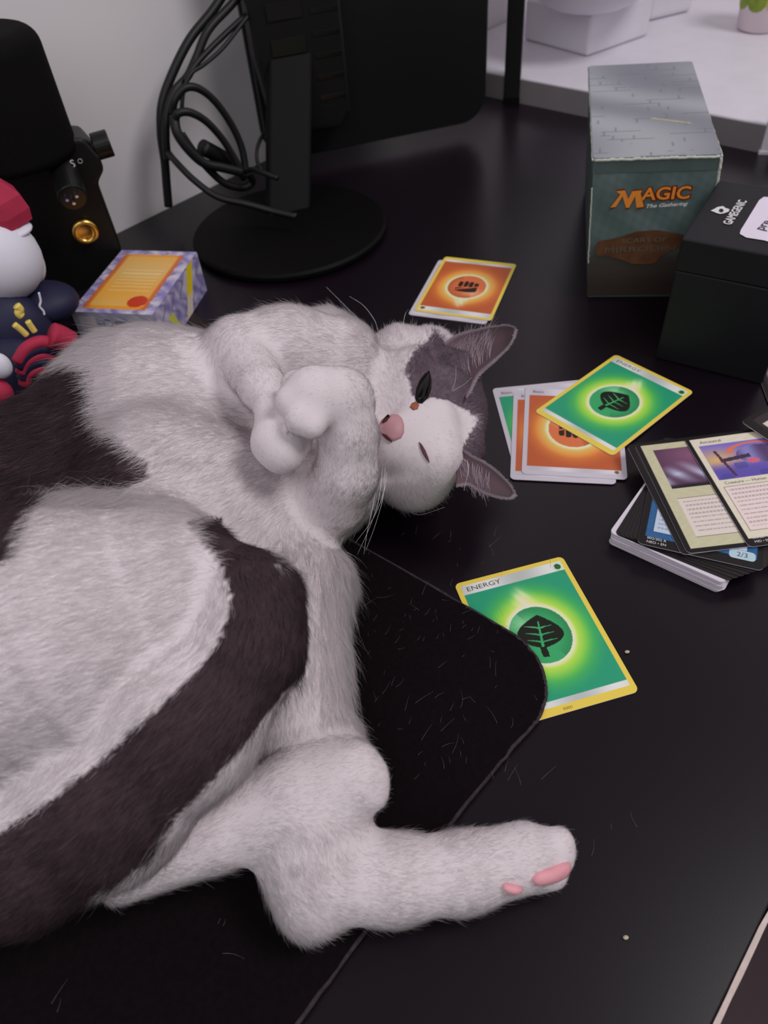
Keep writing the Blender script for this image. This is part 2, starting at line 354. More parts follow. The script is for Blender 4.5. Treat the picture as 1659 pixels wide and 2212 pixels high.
# ------------------------------------------------------------------ mouse pad
edge=[(690,1128),(800,1190),(1000,1305),(1075,1349),(1118,1376),(1150,1408),(1172,1450),(1179,1490),(1172,1528),(1155,1560),(1100,1622),(1020,1718),(900,1870),(780,2022),(640,2212),(560,2325)]
ew=np.array([P(*e,.003)[:2] for e in edge])
back=[(-.26,-.02),(-.32,.25),(-.14,.345)]
poly=[tuple(q) for q in spline(np.c_[ew,np.zeros(len(ew))],5)[:,:2]]+back
poly=poly[::-1]
pad=thing('mouse_pad','black cloth mouse pad with a rounded corner lying under the cat','mouse pad',Matrix.Translation((0,.1,0)))
B().prism(poly,.0006,.0030).obj('cloth_top',M_padc,pad,world=True)
sp=spline(np.c_[ew,np.full(len(ew),.0022)],8); V=[];F=[];n=8
jit=rng.normal(0,.00012,(len(sp),3)); bb=B().tube(sp+jit,.0010,8); bb.obj('stitched_edge',M_stitch,pad,world=True,smooth=True)['label']='frayed grey stitched edge'
# ------------------------------------------------------------------ worn card box with the orange title
zb=.108
tc_=[P(1281,343,zb),P(1560,334,zb),P(1495,135,zb),P(1272,141,zb)]
o0=tc_[0].copy(); xd=(tc_[1]-tc_[0])[:2]; wbx=np.linalg.norm(xd); xd/=wbx; yd=np.array([-xd[1],xd[0]]); dv=((tc_[3]-tc_[0])[:2]+(tc_[2]-tc_[1])[:2])/2; dep=float(dv@yd); bsh=float((P(1264,634)-tc_[0])[:2]@xd)/zb; SHR=Matrix(((1,float(dv@xd)/dep,-bsh,bsh*zb),(0,1,0,0),(0,0,1,0),(0,0,0,1)))  # the old carton stands a little racked
BM=frame((o0[0],o0[1],0),(xd[0],xd[1],0),(yd[0],yd[1],0))
def boxart(x,y):   # tall front: mottled slate green, black deck box's shadow painted in towards the foot
    n=.5+.5*np.sin(x*.13+2*np.sin(y*.06)+1)*np.cos(y*.09+x*.05); n2=.5+.5*np.sin(x*.7+y*.31)*np.sin(y*.53-x*.2)
    c=mixc((72,88,86),(98,110,110),n); c=mixc(c,(60,74,74),.35*n2)
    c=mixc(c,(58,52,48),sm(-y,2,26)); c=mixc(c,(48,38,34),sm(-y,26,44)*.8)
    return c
def emblem(x,y):
    n=.5+.5*np.sin(x*.5)*np.cos(y*.8+x*.2); return mixc((70,60,42),(128,78,46),n*sm(-np.abs(x-2),-16,-2))
def lidart(x,y):
    n=.5+.5*np.sin(x*.05+y*.04+2*np.sin(y*.03)); c=mixc((108,110,118),(140,143,148),n)
    d=.5+.5*np.sin((x*.8+y*.35)*.09); c=mixc(c,(92,94,104),.5*d*sm(y,-20,60))
    row=np.floor((y+200)/7.5); brick=((y+200)%7.5<.7)|(((x+200+row*6)%14)<.7); msk=(np.sin(x*.11+1)*np.sin(y*.07+2)+np.sin(row*3.3+np.floor((x+row*6)/14)*5.1))>.25
    c=mixc(c,(84,86,94),.7*(brick&msk)); k=np.abs((y+30)+.45*(x-8))<1.0; c[k&(x>0)&(x<28)]=(158,152,110); return c
mb=thing('card_storage_box','tall worn grey green cardboard card box with orange title, standing by the black deck box','box',BM)
M_bside=mat('grey_green_cardboard',(70,82,80),.6,.3,noise=(30,.3)); M_worn=mat('worn_white_board_edge',(168,172,162),.8,.2,noise=(120,.3))
bevel(B().box(.0012,.0012,.0,wbx-.0012,dep-.0012,zb-.003).obj('box_body',M_bside,mb,M=SHR),.001)
lidM=SHR@Matrix.Translation((wbx/2,dep/2,0))
panel('lid_top',wbx,dep,lidart,.0012,mb,zb+.0002,r=.003,M=lidM)
Bq=B(); Bq.prism([(x+wbx/2,y+dep/2) for x,y in rrect(wbx+.0004,dep+.0004,.003)],zb-.010,zb); Bq.obj('lid_side',M_bside,mb,M=SHR)
FM=SHR@Matrix.Translation((wbx/2,.0002,(zb-.002)/2+.0004))@Matrix.Rotation(PI/2,4,'X')
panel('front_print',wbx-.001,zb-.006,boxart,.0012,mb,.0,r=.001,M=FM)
# worn creases: irregular strips along the lid edges
def worn(a,b_,w,name='worn_edge'):
    a=np.array(a,float);b_=np.array(b_,float); n=50; pts=[a+(b_-a)*i/n for i in range(n+1)]
    V=[];F=[]
    bb=B()
    P3=np.array(pts)+rng.normal(0,.00015,(n+1,3)); bb.tube(P3,w,6); bb.obj(name,M_worn,mb,smooth=True,M=SHR)
worn((.001,.0,zb-.001),(wbx-.001,.0,zb-.001),.0011); worn((0,0,zb-.001),(0,dep,zb-.0012),.0008); worn((wbx,0,zb-.001),(wbx,dep,zb-.0012),.0009); worn((wbx,0,zb-.002),(wbx,.0,zb-.045),.0010); worn((0.0003,0,zb-.02),(0.0003,0,.03),.0005)
M_or=mat('orange_title_ink',(214,126,48),.5,.3); M_red=mat('dark_red_outline',(96,32,14),.5,.3)
def fpt(px,py,off=.0008):
    # point on the front face plane
    d=ray(px,py); nrm=np.array([yd[0],yd[1],0]); t=((o0-CC)@nrm-off)/(d@nrm); return CC+d*t
def title(s,pxa,pxb,hpx,mt,ml,off=.0008,bold=0.,outline=None,shear=0.,italic=0):
    a=fpt(*pxa,off); b2=fpt(*pxb,off); w=np.linalg.norm(b2-a); c_=(a+b2)/2; top=fpt((pxa[0]+pxb[0])/2,(pxa[1]+pxb[1])/2-hpx,off); hh=np.linalg.norm(top-c_)
    xx=(b2-a)/w; M=frame(c_,xx,(0,0,1))
    c=bpy.data.curves.new('t','FONT'); c.body=s; c.size=1; o_=bpy.data.objects.new('t',c); sc.collection.objects.link(o_); bpy.context.view_layer.update(); dw,dh=o_.dimensions.x,o_.dimensions.y; bpy.data.objects.remove(o_)
    size=hh/max(dh,.3); text(s,size,mt,mb,M,sx=w/(dw*size),bold=bold,world=True,shear=shear,label=ml)
# M with sweeping feet, then small capitals
for off,bd,mt in ((.0006,.0011,M_red),(.0009,.0003,M_or)):
    Mv=[(1318,449),(1330,447),(1345,424),(1352,449),(1359,449),(1372,424),(1375,449),(1391,447),(1384,418),(1387,411),(1366,413),(1357,430),(1350,411),(1331,413),(1340,420)]
    pc=np.mean(Mv,axis=0)
    g=1.0 if mt is M_or else 1.07
    V=[fpt(*(pc+(np.array(q)-pc)*np.array((g,g+.08*(g>1)))),off) for q in Mv]
    mesh('title_initial',V,[tuple(range(len(V)))],mt,mb,world=True)
    title('AGIC',(1388,421),(1491,417),26,mt,'orange title lettering',off,bold=bd)
title('The Gathering',(1394,446),(1484,440),10,M_textw,None,.001,bold=.0001,shear=.3)
em=[fpt(*q,.0006) for q in [(1287,530),(1293,521),(1318,517),(1345,510),(1375,500),(1415,497),(1440,500),(1470,506),(1490,512),(1478,532),(1440,545),(1415,568),(1395,571),(1365,570),(1340,560),(1310,553),(1290,552)]]
mesh('emblem_plate',em,[tuple(range(len(em)))],mat('bronze_print',(84,54,34),.6,.3,noise=(90,.8)),mb,world=True)
title('SCARS OF',(1342,521),(1440,517),10,mat('grey_print',(92,86,76),.6,.2),None,.001)
title('MIRRODIN',(1306,541),(1458,536),12,mat('grey_print_small',(84,78,70),.6,.2),None,.001)
# ------------------------------------------------------------------ black deck box with label
zg=.090
a_=P(1475,515,zg); c3=P(1545,405,zg); yd2=(c3-a_)[:2]; yd2/=np.linalg.norm(yd2); xd2=np.array([yd2[1],-yd2[0]])
GM=frame((a_[0],a_[1],0),(xd2[0],xd2[1],0),(yd2[0],yd2[1],0))
gb=thing('deck_box','matt black deck box with white logo and white label on its lid','box',GM)
M_gb=mat('matt_black_box',(12,12,18),.55,.35,bump=(1200,.15,.0003))
bevel(B().box(0,0,0,.072,.090,zg-.022).obj('box_base',M_gb,gb),.0012); bevel(B().box(-.0006,-.0006,zg-.0215,.0726,.0906,zg).obj('box_lid',M_gb,gb),.0012)
def gl(px,py,off=.0004): return P(px,py,zg+off)
def ttext(s,pa,pb,wpx,mt,par,z,name='lettering',bold=0.,alignmid=True):
    a=P(*pa,z);b2=P(*pb,z); w=np.linalg.norm(b2-a); xx=(b2-a)/w; M=frame((a+b2)/2,xx,(-xx[1],xx[0],0))
    c=bpy.data.curves.new('t','FONT'); c.body=s; c.size=1; o_=bpy.data.objects.new('t',c); sc.collection.objects.link(o_); bpy.context.view_layer.update(); dw=o_.dimensions.x; bpy.data.objects.remove(o_)
    text(s,wpx,mt,par,M,sx=w/(dw*wpx),bold=bold,world=True,name=name)
ttext('GAMEGENIC',(1571,484),(1606,433),.0075,M_textw,gb,zg+.0005,bold=.00018)
lg=[(1535,455),(1545,450),(1550,447),(1562,445),(1567,449),(1576,452),(1574,457),(1563,461),(1555,462),(1548,460),(1541,457)]
mesh('logo_mark',[gl(*q) for q in lg][::-1],[tuple(range(len(lg)))],M_textw,gb,world=True)
mesh('logo_centre',[gl(1558+5*math.cos(t),454.5+4*math.sin(t),.0006) for t in np.linspace(0,-2*PI,14,endpoint=False)],[tuple(range(14))],M_gb,gb,world=True)
lab=[(1598,505),(1600,497),(1640,432),(1650,425),(1700,428),(1760,436),(1765,445),(1722,528),(1715,534),(1700,533),(1650,519),(1612,513)]
mesh('paper_label',[gl(*q,.0004) for q in lab][::-1],[tuple(range(len(lab)))],mat('white_paper_label',(196,188,202),.6,.3),gb,world=True)['label']='white paper label'
ttext('pre modern',(1640,495),(1705,430),.009,mat('black_pen',(40,36,40),.6,.2),gb,zg+.0008)
# ------------------------------------------------------------------ small box lying behind the cat
zs=.035
t0,t1,t2=P(152,673,zs),P(266,537,zs),P(429,535,zs)
yv=(t1-t0)[:2]; yv/=np.linalg.norm(yv); xv=np.array([yv[1],-yv[0]])
SM=frame((t0[0],t0[1],0),(xv[0],xv[1],0),(yv[0],yv[1],0)); SW,SD=.067,.094
s=thing('trading_card_box','small purple and orange card box lying flat behind the cat, below the microphone','box',SM)
bevel(B().box(.0003,.0003,0,SW-.0003,SD-.0003,zs-.0003).obj('box_body',mat('grey_lilac_card',(150,144,168),.5,.3),s),.001)
def swirl(x,y): n=np.sin(x*.21+2.6*np.sin(y*.13+x*.05))*np.cos(y*.23+2*np.sin(x*.17))+rng.normal(0,.18,len(x)); c=mixc((116,106,160),(186,180,192),.5+.5*n); return mixc(c,(104,96,132),.6*(np.sin(x*.35+1.7*np.sin(y*.4))>.75))
def sb_top(x,y):
    c=swirl(x,y); m=(np.abs(x+1)<26+.6*np.sin(y*.9)*np.sin(y*.37))&(np.abs(y+.5)<41+.6*np.sin(x*.9)); c[m]=mixc((176,90,50),(212,136,40),np.clip((25-np.abs(x+1))/6,0,1))[m]
    m=(np.abs(x+1)<22)&(np.abs(y)<37); c[m]=mixc((206,150,62),(200,160,92),.5+.5*np.sin(y*.1))[m]
    ln=m&(np.abs(y)<16)&((y+40)%5<.9)&(np.abs(x)<17); c[ln]=(220,186,130)
    k=np.hypot((x-14)/8,(y+30)/8)<1; c[k]=(176,52,30); return c
def sb_front(x,y): c=swirl(x,y)*.4+np.array((150,150,156))*.6; m=(np.abs(x+22)<7)&(np.abs(y-8)<6); c[m]=(186,178,184); return c
def sb_side(x,y):
    c=swirl(x,y); m=(np.abs(x-18-.6*y)<6); c[m]=mixc((212,184,30),(200,186,170),sm(-y,0,6))[m]; k=np.abs(x+22+.5*y)<4; c[k&(y<2)]=(188,186,60); return c
panel('top_print',SW,SD,sb_top,.0008,s,zs+.0001,r=.001,M=Matrix.Translation((SW/2,SD/2,0)))
panel('front_print',SW,zs,sb_front,.0008,s,.0001,r=.0005,M=Matrix.Translation((SW/2,0,zs/2))@Matrix.Rotation(PI/2,4,'X'))
panel('side_print',SD,zs,sb_side,.0008,s,.0001,r=.0005,M=Matrix.Translation((SW,SD/2,zs/2))@Matrix.Rotation(PI/2,4,'Z')@Matrix.Rotation(PI/2,4,'X'))
FMs=Matrix.Translation((.028,-.0004,zs-.009))@Matrix.Rotation(PI/2,4,'X')
rb=B()
for k in range(3):   # recycling mark: three bent arrows
    a=PI/2+k*2*PI/3; p=[(.0034*math.cos(a+t),.0034*math.sin(a+t),0) for t in np.linspace(-.75,.65,6)]
    rb.tube(p,.00045,5)
rb.obj('recycling_mark',M_text,s,M=FMs)
for j,(ww,zz2) in enumerate(((.016,0.0018),(.013,-.0002),(.015,-.0024))): B().box(.006,-.0003+zz2,0,.006+ww,.0005+zz2,.0001).obj('print_line',M_text,s,M=FMs)
# ------------------------------------------------------------------ microphone
mbse=np.array([-.2488,.6026,0]); fwd_=np.array([.30,-.95,0]); fwd_/=np.linalg.norm(fwd_); rx=np.array([-fwd_[1],fwd_[0],0])
MM=frame(mbse,rx,-fwd_)      # local x right, y away, z up
mic=thing('microphone','large black broadcast microphone with brass thread standing at the left against the wall','microphone',MM)
def mp(px,py,off): # point on mic plane at local y=-off -> local coords
    n=-fwd_; p0=mbse+fwd_*off; d=ray(px,py); t=((p0-CC)@n)/(d@n); X=CC+d*t; return MM.inverted()@Vector(X)
tp=mp(40,52,0); rtop=mp(183,300,0); R_=max(.034,min(.046,abs(rtop.x)+0.0)); zmid=mp(100,325,0).z; ztop=tp.z
prof=[(R_*.98,zmid),(R_,zmid+.006)]+[(R_-.012*(1-math.cos(t)),ztop-.012+.012*math.sin(t)) for t in np.linspace(0,PI/2,8)]+[(.001,ztop+.0003)]
B().lathe(prof,48).obj('foam_windscreen',M_blackmatte,mic,smooth=True)
lp=[mp(*q,.012) for q in [(60,640),(275,640),(262,535),(212,398),(226,368),(216,340),(180,300),(60,300),(-10,420)]]
front=[(p.x,max(p.z,.0006)) for p in lp]; bb=B(); n=len(front)
V=[(x,-.012,z) for x,z in front]+[(x,.022,z) for x,z in front]; bb.add(V,[tuple(range(n)),tuple(range(2*n-1,n-1,-1))]+[(i,i+n,(i+1)%n+n,(i+1)%n) for i in range(n)])
bevel(bb.obj('yoke_body',M_black,mic),.003)
def rod(a,b,r,name,m,par=mic,n=28,r1=None,bev=0):
    o=B().tube([a,b],r,n,r1).obj(name,m,par,smooth=False)
    return bevel(o,bev) if bev else o
a=mp(132,352,.012); b2=mp(157,428,.052); rod(a,b2,.0105,'connector_housing',M_black,bev=.0012)
d=(b2-a).normalized(); 
rod(b2,b2+d*.0006,.0092,'connector_socket',M_blackgloss)
c0=mp(154,430,.036); 
for q in [(144,430),(159,437),(165,422)]: p=mp(*q,.0545); rod(p-d*.002,p+d*.0016,.0012,'connector_pin',M_chrome,n=12)
bt=mp(184,499,.0135); mring=B().lathe([(.0095,0),(.0105,.0015),(.0095,.0042),(.0065,.0046),(.0055,.002),(.0050,-.001),(.0005,-.001)],36)
mring.obj('brass_thread',M_brass,mic,M=Matrix.Translation(bt)@Matrix.Rotation(PI/2,4,'X'),smooth=True)['label']='brass threaded ring'
k0=mp(186,322,.0); k1=mp(203,318,.0); k2=mp(238,308,0.0)
rod(k0,k1,.0055,'knob_shaft',M_black); rod(k1,k2,.0098,'tightening_knob',M_black,bev=.001)
text('S',.0075,M_textw,mic,Matrix.Translation(mp(157,354,.030))@Matrix.Rotation(PI/2,4,'X'))
pr=mp(173,348,.0135); B().tube([(pr.x+.0016*math.cos(t),pr.y,pr.z+.0016*math.sin(t)) for t in np.linspace(0,2*PI,14)],.0002,5).obj('ring_mark',M_textw,mic)
B().lathe([(.034,0.0003),(.035,.004),(.034,.008),(.012,.010),(.010,max(.02,mp(160,620,.0).z+.01))],36).obj('round_base',M_black,mic,smooth=False)
# ------------------------------------------------------------------ toy doll at the left picture edge (generic)
fb=P(25,880,0); 
toy=thing('toy_doll','toy doll in navy suit with yellow stripes and crimson cap at the left picture edge','toy',Matrix.Translation(fb))
fdir=np.array([fb[0],fb[1]])/np.linalg.norm(fb[:2])
def tpnt(px,py,back=0.): return up(fb+np.array([fdir[0],fdir[1],0])*back,px,py)
M_tw=mat('white_toy_fabric',(196,194,204),.8,.2); M_navy=mat('navy_toy_fabric',(26,26,52),.6,.4); M_crim=mat('crimson_toy_fabric',(150,36,62),.7,.3,noise=(60,.3)); M_yel=mat('yellow_trim',(206,182,92),.6,.3)
def tball(name,px,py,rx_,ry_,back,m,dz=1.):
    c=tpnt(px,py,back); s_=scl(c); B().ball(c,(rx_/s_,rx_/s_*dz,ry_/s_)).obj(name,m,toy,world=True,smooth=True)
tball('head',-5,560,92,92,.03,M_tw,.9); tball('cheek',62,560,30,55,.035,M_tw,.8)
c=tpnt(-2,455,.035); s_=scl(c); bb=B().lathe([(62/s_,-25/s_),(66/s_,0),(58/s_,30/s_),(36/s_,55/s_),(4/s_,66/s_)],6); bb.obj('cap',M_crim,toy,M=Matrix.Translation(c),world=True)
c=tpnt(10,500,.03); B().ball(c,(60/s_,50/s_,14/s_)).obj('cap_band',M_tw,toy,world=True,smooth=True)
tball('torso',20,720,95,100,.02,M_navy,.7); tball('collar',90,655,80,42,.03,M_navy,.8)
tball('lower_body',40,800,80,80,.0,M_navy,.6); tball('paw',0,790,24,30,-.05,M_tw,.9)
tball('shoe',-5,850,32,34,-.05,M_crim,.9)
def ontoy(px,py,fwdm=.0): return tpnt(px,py,fwdm)
def strip(name,pts,r,m,back): 
    X=[tpnt(*q,back) for q in pts]; B().tube(spline(X,6),r,10).obj(name,m,toy,world=True,smooth=True)
strip('yellow_stripe',[(31,701),(45,712),(58,724)],.0020,M_yel,-.034); strip('yellow_stripe',[(60,694),(68,706),(75,716)],.0020,M_yel,-.034); strip('yellow_knot',[(36,660),(43,668),(40,676),(47,682)],.0026,M_yel,-.030)
strip('white_signature',[(84,632),(88,650),(86,662),(94,672),(96,680)],.0007,M_tw,-.022)
for k,(y0_,m) in enumerate(((738,M_crim),(752,M_navy),(766,M_crim),(780,M_navy),(795,M_crim))):
    strip('sleeve_ring',[(38+k*4,y0_+44-k*2),(58,y0_+14),(90,y0_),(132,y0_+10)],.0042,m,-.036)
strip('rolled_cuff',[(112,722),(130,728),(152,740)],.0078,M_crim,-.04)
# ------------------------------------------------------------------ monitor from behind
A_=P(590,352,.016); B_=P(1000,268,.016); xm=(B_-A_)[:2]; xm/=np.linalg.norm(xm); ym=np.array([-xm[1],xm[0]])
Rb=P(1034,240,.016); L=float((Rb-A_)[:2]@xm)
MonM=frame((A_[0],A_[1],0),(xm[0],xm[1],0),(ym[0],ym[1],0))
mo=thing('computer_monitor','black computer monitor seen from behind with stand and round foot','monitor',MonM)
def slabxz(poly,y0,y1,name,m,par,bev=.003):
    n=len(poly); V=[(x,y0,z) for x,z in poly]+[(x,y1,z) for x,z in poly]
    o=B().add(V,[tuple(range(n)),tuple(range(2*n-1,n-1,-1))]+[(i,i+n,(i+1)%n+n,(i+1)%n) for i in range(n)]).obj(name,m,par); return bevel(o,bev)
HH=.34
slabxz([(x+L/2-.003,z+.016+HH/2) for x,z in rrect(L,HH,.028,10)],0,.012,'back_panel',mat('satin_black_back',(15,15,15),.38,.4,noise=(4,.15)),mo,.002)
slabxz([(x+L/2-.003,z+.016+HH/2) for x,z in rrect(L+.004,HH+.004,.03,10)],.012,.020,'bezel',M_black,mo,.002)
slabxz([(.004,.05),(.07,.045),(.082,.06),(.082,.33),(-.004,.33),(-.004,.12)],-.028,.0,'rear_housing',M_black,mo,.006)
for k in range(4): slabxz([(.012,.09+k*.028),(.045,.09+k*.028),(.045,.104+k*.028),(.012,.104+k*.028)],-.0292,-.0275,'port',M_blackgloss,mo,.0005)
for k in range(9): slabxz([(.052,.075+k*.018),(.078,.075+k*.018),(.078,.079+k*.018),(.052,.079+k*.018)],-.0288,-.0275,'vent_slot',M_blackgloss,mo,.0003)
slabxz([(.060,.262),(.084,.274),(.084,.278),(.060,.268)],-.030,-.0275,'highlight_strip',M_white,mo,.0003)  # white strip stands in for a highlight on the housing
dc=P(628,505,0); M_foot=mat('dull_black_foot',(6,5,6),.55,.12)
disc=B().lathe([(.088,0.0),(.0905,.0025),(.0905,.006),(.088,.008),(.03,.011),(.001,.011)],72).obj('round_foot',M_foot,mo,M=Matrix.Translation(dc),world=True,smooth=False); bevel(disc,.0008,2)
nb=dc+np.array([0,.02,.008]); nt_=np.array([*(A_[:2]+xm*.03-ym*.026),.12])
bb=B(); wv=np.array([xm[0],xm[1],0])*.022; tk=np.array([0,0,.010]); ty=np.array([ym[0],ym[1],0])*.012
V=[nb-wv,nb+wv,nb+wv+ty,nb-wv+ty,nt_-wv,nt_+wv,nt_+wv+ty,nt_-wv+ty]; bb.add(V,[(0,3,2,1),(4,5,6,7),(0,1,5,4),(1,2,6,5),(2,3,7,6),(3,0,4,7)])
bevel(bb.obj('stand_neck',M_foot,mo,world=True),.004)
# black pole
pa,pb2=P(1087,223),P(1121,223); pc_=(pa+pb2)/2; w_=np.linalg.norm(pb2-pa)
pole=thing('black_pole','slim black square pole standing upright between monitor and white table','pole',Matrix.Translation((pc_[0],pc_[1],0))@Matrix.Rotation(-.27,4,'Z'))
bevel(B().box(-w_/2,0,.0,w_/2,w_*.8,.45).obj('pole_shaft',M_black,pole),.0015); B().box(-w_*.52,-.0005,0,w_*.52,w_*.82,.006).obj('pole_foot',M_blackmatte,pole)
# ------------------------------------------------------------------ cables
def cv(px,py,v):
    d=ray(px,py); n=np.array([-S2,S2,0]); t=(v-0)/(d@n) if True else 0; X=CC+d*((v-CC@n)/(d@n)); X[2]=max(X[2],.0024); return X
def cable(label,pts,r,v0=.625,v1=None,name='cable',plug=None):
    v1=v0 if v1 is None else v1; n=len(pts); X=[cv(*p,v0+(v1-v0)*i/(n-1)) for i,p in enumerate(pts)]
    t=thing(name,label,'cable',Matrix.Translation(X[0]),group='black cables hanging beside the monitor')
    B().tube(spline(X,10),r,8).obj('cable_sleeve',M_cable,t,world=True,smooth=True)
    if plug:
        Y=[cv(*p,v0-.004) for p in plug]; B().tube(spline(Y,6),r*2.1,12).obj('plug',M_cable,t,world=True,smooth=True)
    return t
cable('thick black cable running down the left of the loops to the desk',[(500,-40),(460,22),(410,85),(372,160),(350,225),(348,290),(356,350),(360,400),(364,446)],.0040,.628)
cable('black cable crossing the knot and dropping beside the thick one',[(560,-60),(500,10),(450,65),(424,125),(405,165),(375,200),(360,250),(358,300),(362,345)],.0036,.618)
cable('thin black cable joining the bundle from the upper right',[(560,20),(530,35),(480,80),(440,120),(415,150),(400,175)],.0026,.612)
cable('thin black cable with a split end at the monitor side',[(556,10),(520,55),(480,105),(440,140),(412,160),(396,200),(392,250)],.0018,.606)
cable('large upper loop of black cable ending at the knot on the right',[(372,245),(378,215),(400,190),(430,192),(465,220),(500,270),(522,320),(530,368),(524,385)],.0034,.612,.585)
cable('inner loop of black cable with the plug beside it',[(378,262),(385,245),(410,243),(445,262),(480,300),(505,340),(524,372)],.0034,.604,.582,plug=[(437,318),(460,330),(482,342),(505,355)])
cable('lower loop of black cable sagging to the knot',[(376,250),(382,285),(405,320),(440,352),(480,362),(522,372)],.0044,.606,.58)
cable('short black cable sagging below the knot',[(392,290),(420,330),(460,375),(490,398),(525,405),(545,392),(535,372)],.0036,.602,.575)
cable('black cable sweeping from the left bundle along the desk to the monitor foot',[(360,325),(380,350),(420,390),(470,425),(530,440),(590,456),(640,468)],.0030,.620,.50)
cable('thin black cable running from the knot to the monitor stand',[(530,372),(545,366),(565,372),(600,385)],.0024,.58,.53)
cable('small loop of thin cable under the monitor housing',[(600,270),(570,290),(556,320),(556,350),(566,368)],.0018,.60,.57)
# ------------------------------------------------------------------ white things at the back right
zt_=.0262
pp=[P(1128,100,zt_),P(1268,124,zt_),P(1414,72,zt_)]; pc=pp[1]; dx_=(pp[2]-pp[1])[:2]; wl=np.linalg.norm(dx_); dx_/=wl; dy_=np.array([-dx_[1],dx_[0]])
pot=thing('white_rounded_stand','white bowl shaped lamp foot on a square white plinth by the black pole','lamp',frame((pc[0],pc[1],zt_+.0002),(dx_[0],dx_[1],0),(dy_[0],dy_[1],0)))
bevel(B().box(0,0,0,wl*.9,.11,.045).obj('plinth',M_white,pot),.004)
bc_=up(np.array([pc[0]+dy_[0]*.03,pc[1]+dy_[1]*.03,0]),1268,45); 
Mw=Matrix.Translation((bc_[0],bc_[1],.0)); rr=.085
B().lathe([(.02,zt_+.046)]+[(.02+(rr-.02)*math.sin(t),zt_+.046+.06*(1-math.cos(t))) for t in np.linspace(.1,PI/2,12)]+[(rr*.97,zt_+.19),(.001,zt_+.2)],48).obj('round_bowl',M_white,pot,M=Mw,world=True,smooth=True)
q=P(1411,58,zt_); tl=thing('white_storage_box','white box standing behind the lamp foot on the white table','box',frame((q[0],q[1],zt_+.0002),(.93,.36,0),(-.36,.93,0)))
bevel(B().box(0.008,0.02,0,.08,.10,.2).obj('box_body',M_white,tl),.006); bevel(B().box(0.006,.018,.2,.082,.102,.215).obj('box_lid',M_white,tl),.004)
cb=P(1638,62,zt_); s_=scl(cb); cup=thing('plant_pot_cup','white cup with green and yellow leaf print at the top right corner','cup',Matrix.Translation((cb[0],cb[1],zt_+.0003)))
rc_=56/s_; B().lathe([(rc_*.72,0),(rc_*.80,.003),(rc_,.075),(rc_*1.03,.08),(rc_*.97,.08),(rc_*.9,.07),(rc_*.7,.006),(.0005,.006)],48).obj('cup_wall',mat('pinkish_white_ceramic',(186,172,176),.4,.4),cup,smooth=True)
for k in range(16):
    a=k*2*PI/8+.2*(k//8); m=mat('green_leaf_print',(110,128,44),.5,.3,noise=(150,.5)) if k==0 else (M_lf if k%3 else M_yl)
    if k==0: M_lf=m; M_yl=mat('yellow_leaf_print',(160,150,70),.5,.3)
    zc=.040+.024*(k//8); V=[]; 
    for t in np.linspace(0,2*PI,18,endpoint=False):
        z_=zc+.017*math.sin(t); da=.40*math.cos(t)*(1-.3*math.sin(t)); r_=rc_*(.80+.20*z_/.075)+.0006; V.append((r_*math.cos(a+da),r_*math.sin(a+da),z_))
    V.append(((rc_*(.8+.2*zc/.075)+.0008)*math.cos(a),(rc_*(.8+.2*zc/.075)+.0008)*math.sin(a),zc)); mesh('leaf_print',V,[(i,(i+1)%18,18) for i in range(18)],m,cup)
q=P(1640,333); st=thing('white_strip_leg','narrow white upright strip at the right picture edge above the deck box','strip',frame((q[0],q[1],0),(.93,-.36,0),(.36,.93,0)))
bevel(B().box(0,0,0,.010,.006,.055).obj('strip_body',M_white,st),.0008); B().box(-.001,-.001,0,.011,.007,.003).obj('strip_foot',M_white,st)
q=P(1652,400); bk=thing('black_speaker','black box shaped speaker cut by the right picture edge','speaker',frame((q[0]+.012,q[1],0),(.93,-.36,0),(.36,.93,0)))
bevel(B().box(0,0.0,0,.09,.022,.10).obj('speaker_cabinet',M_black,bk),.003); B().box(.008,-.0012,.01,.082,-.0002,.09).obj('speaker_grille',M_blackmatte,bk)
M_cr=mat('pale_crumb',(170,160,140),.9,.1,noise=(400,.4))
for nm,l,px,py,r,m in (('crumb','white crumb on the desk right of the big green card',1355,1408,.0011,M_cr),('crumb','yellowish crumb near the lower right of the desk',1352,2025,.0010,M_cr),('paper_scrap','tiny blue scrap under the outstretched hind foot',995,1973,.0011,mat('blue_scrap',(40,96,120),.6,.3))):
    q=P(px,py,.0008); bb=B().ball((0,0,0),(r,r*.7,r*.6),8,6); V=np.array(bb.V)*(1+.25*rng.random((len(bb.V),1))); o=mesh(nm,V,bb.F,m); o.location=q; tag(o,l,'crumb' if nm=='crumb' else 'scrap')
# ------------------------------------------------------------------ the cat: one smooth body grown from tapered limbs, then real fur strands
class Prim: pass
PR=[]
def chain(pts,k,fur,lay='axis',grp='body',op=1):
    for i in range(max(1,len(pts)-1)):
        a=pts[i]; b_=pts[min(i+1,len(pts)-1)]
        q=Prim(); q.a=P(*a[:3]); q.b=P(*b_[:3]); q.ra=a[3]/scl(q.a); q.rb=b_[3]/scl(q.b); q.k=k; q.fur=fur; q.grp=grp; q.op=op; PR.append(q)
# torso and belly
chain([(640,925,.043,178),(340,935,.054,210),(60,1090,.054,182),(-230,1260,.058,250)],.02,11.5)
chain([(470,1130,.055,210),(300,1250,.06,240)],.02,11.5)
chain([(600,1285,.040,165),(620,1470,.034,118),(640,1600,.03,110)],.016,12,'axis','side')
chain([(700,1050,.055,112)],.02,11)
chain([(690,770,.050,105),(590,740,.055,72)],.014,11,'axis','neck')
chain([(790,880,.042,120),(700,930,.05,150)],.016,9,'axis','neck')
chain([(252,848,.068,84)],.02,14)
chain([(330,1000,.085,110)],.025,12)
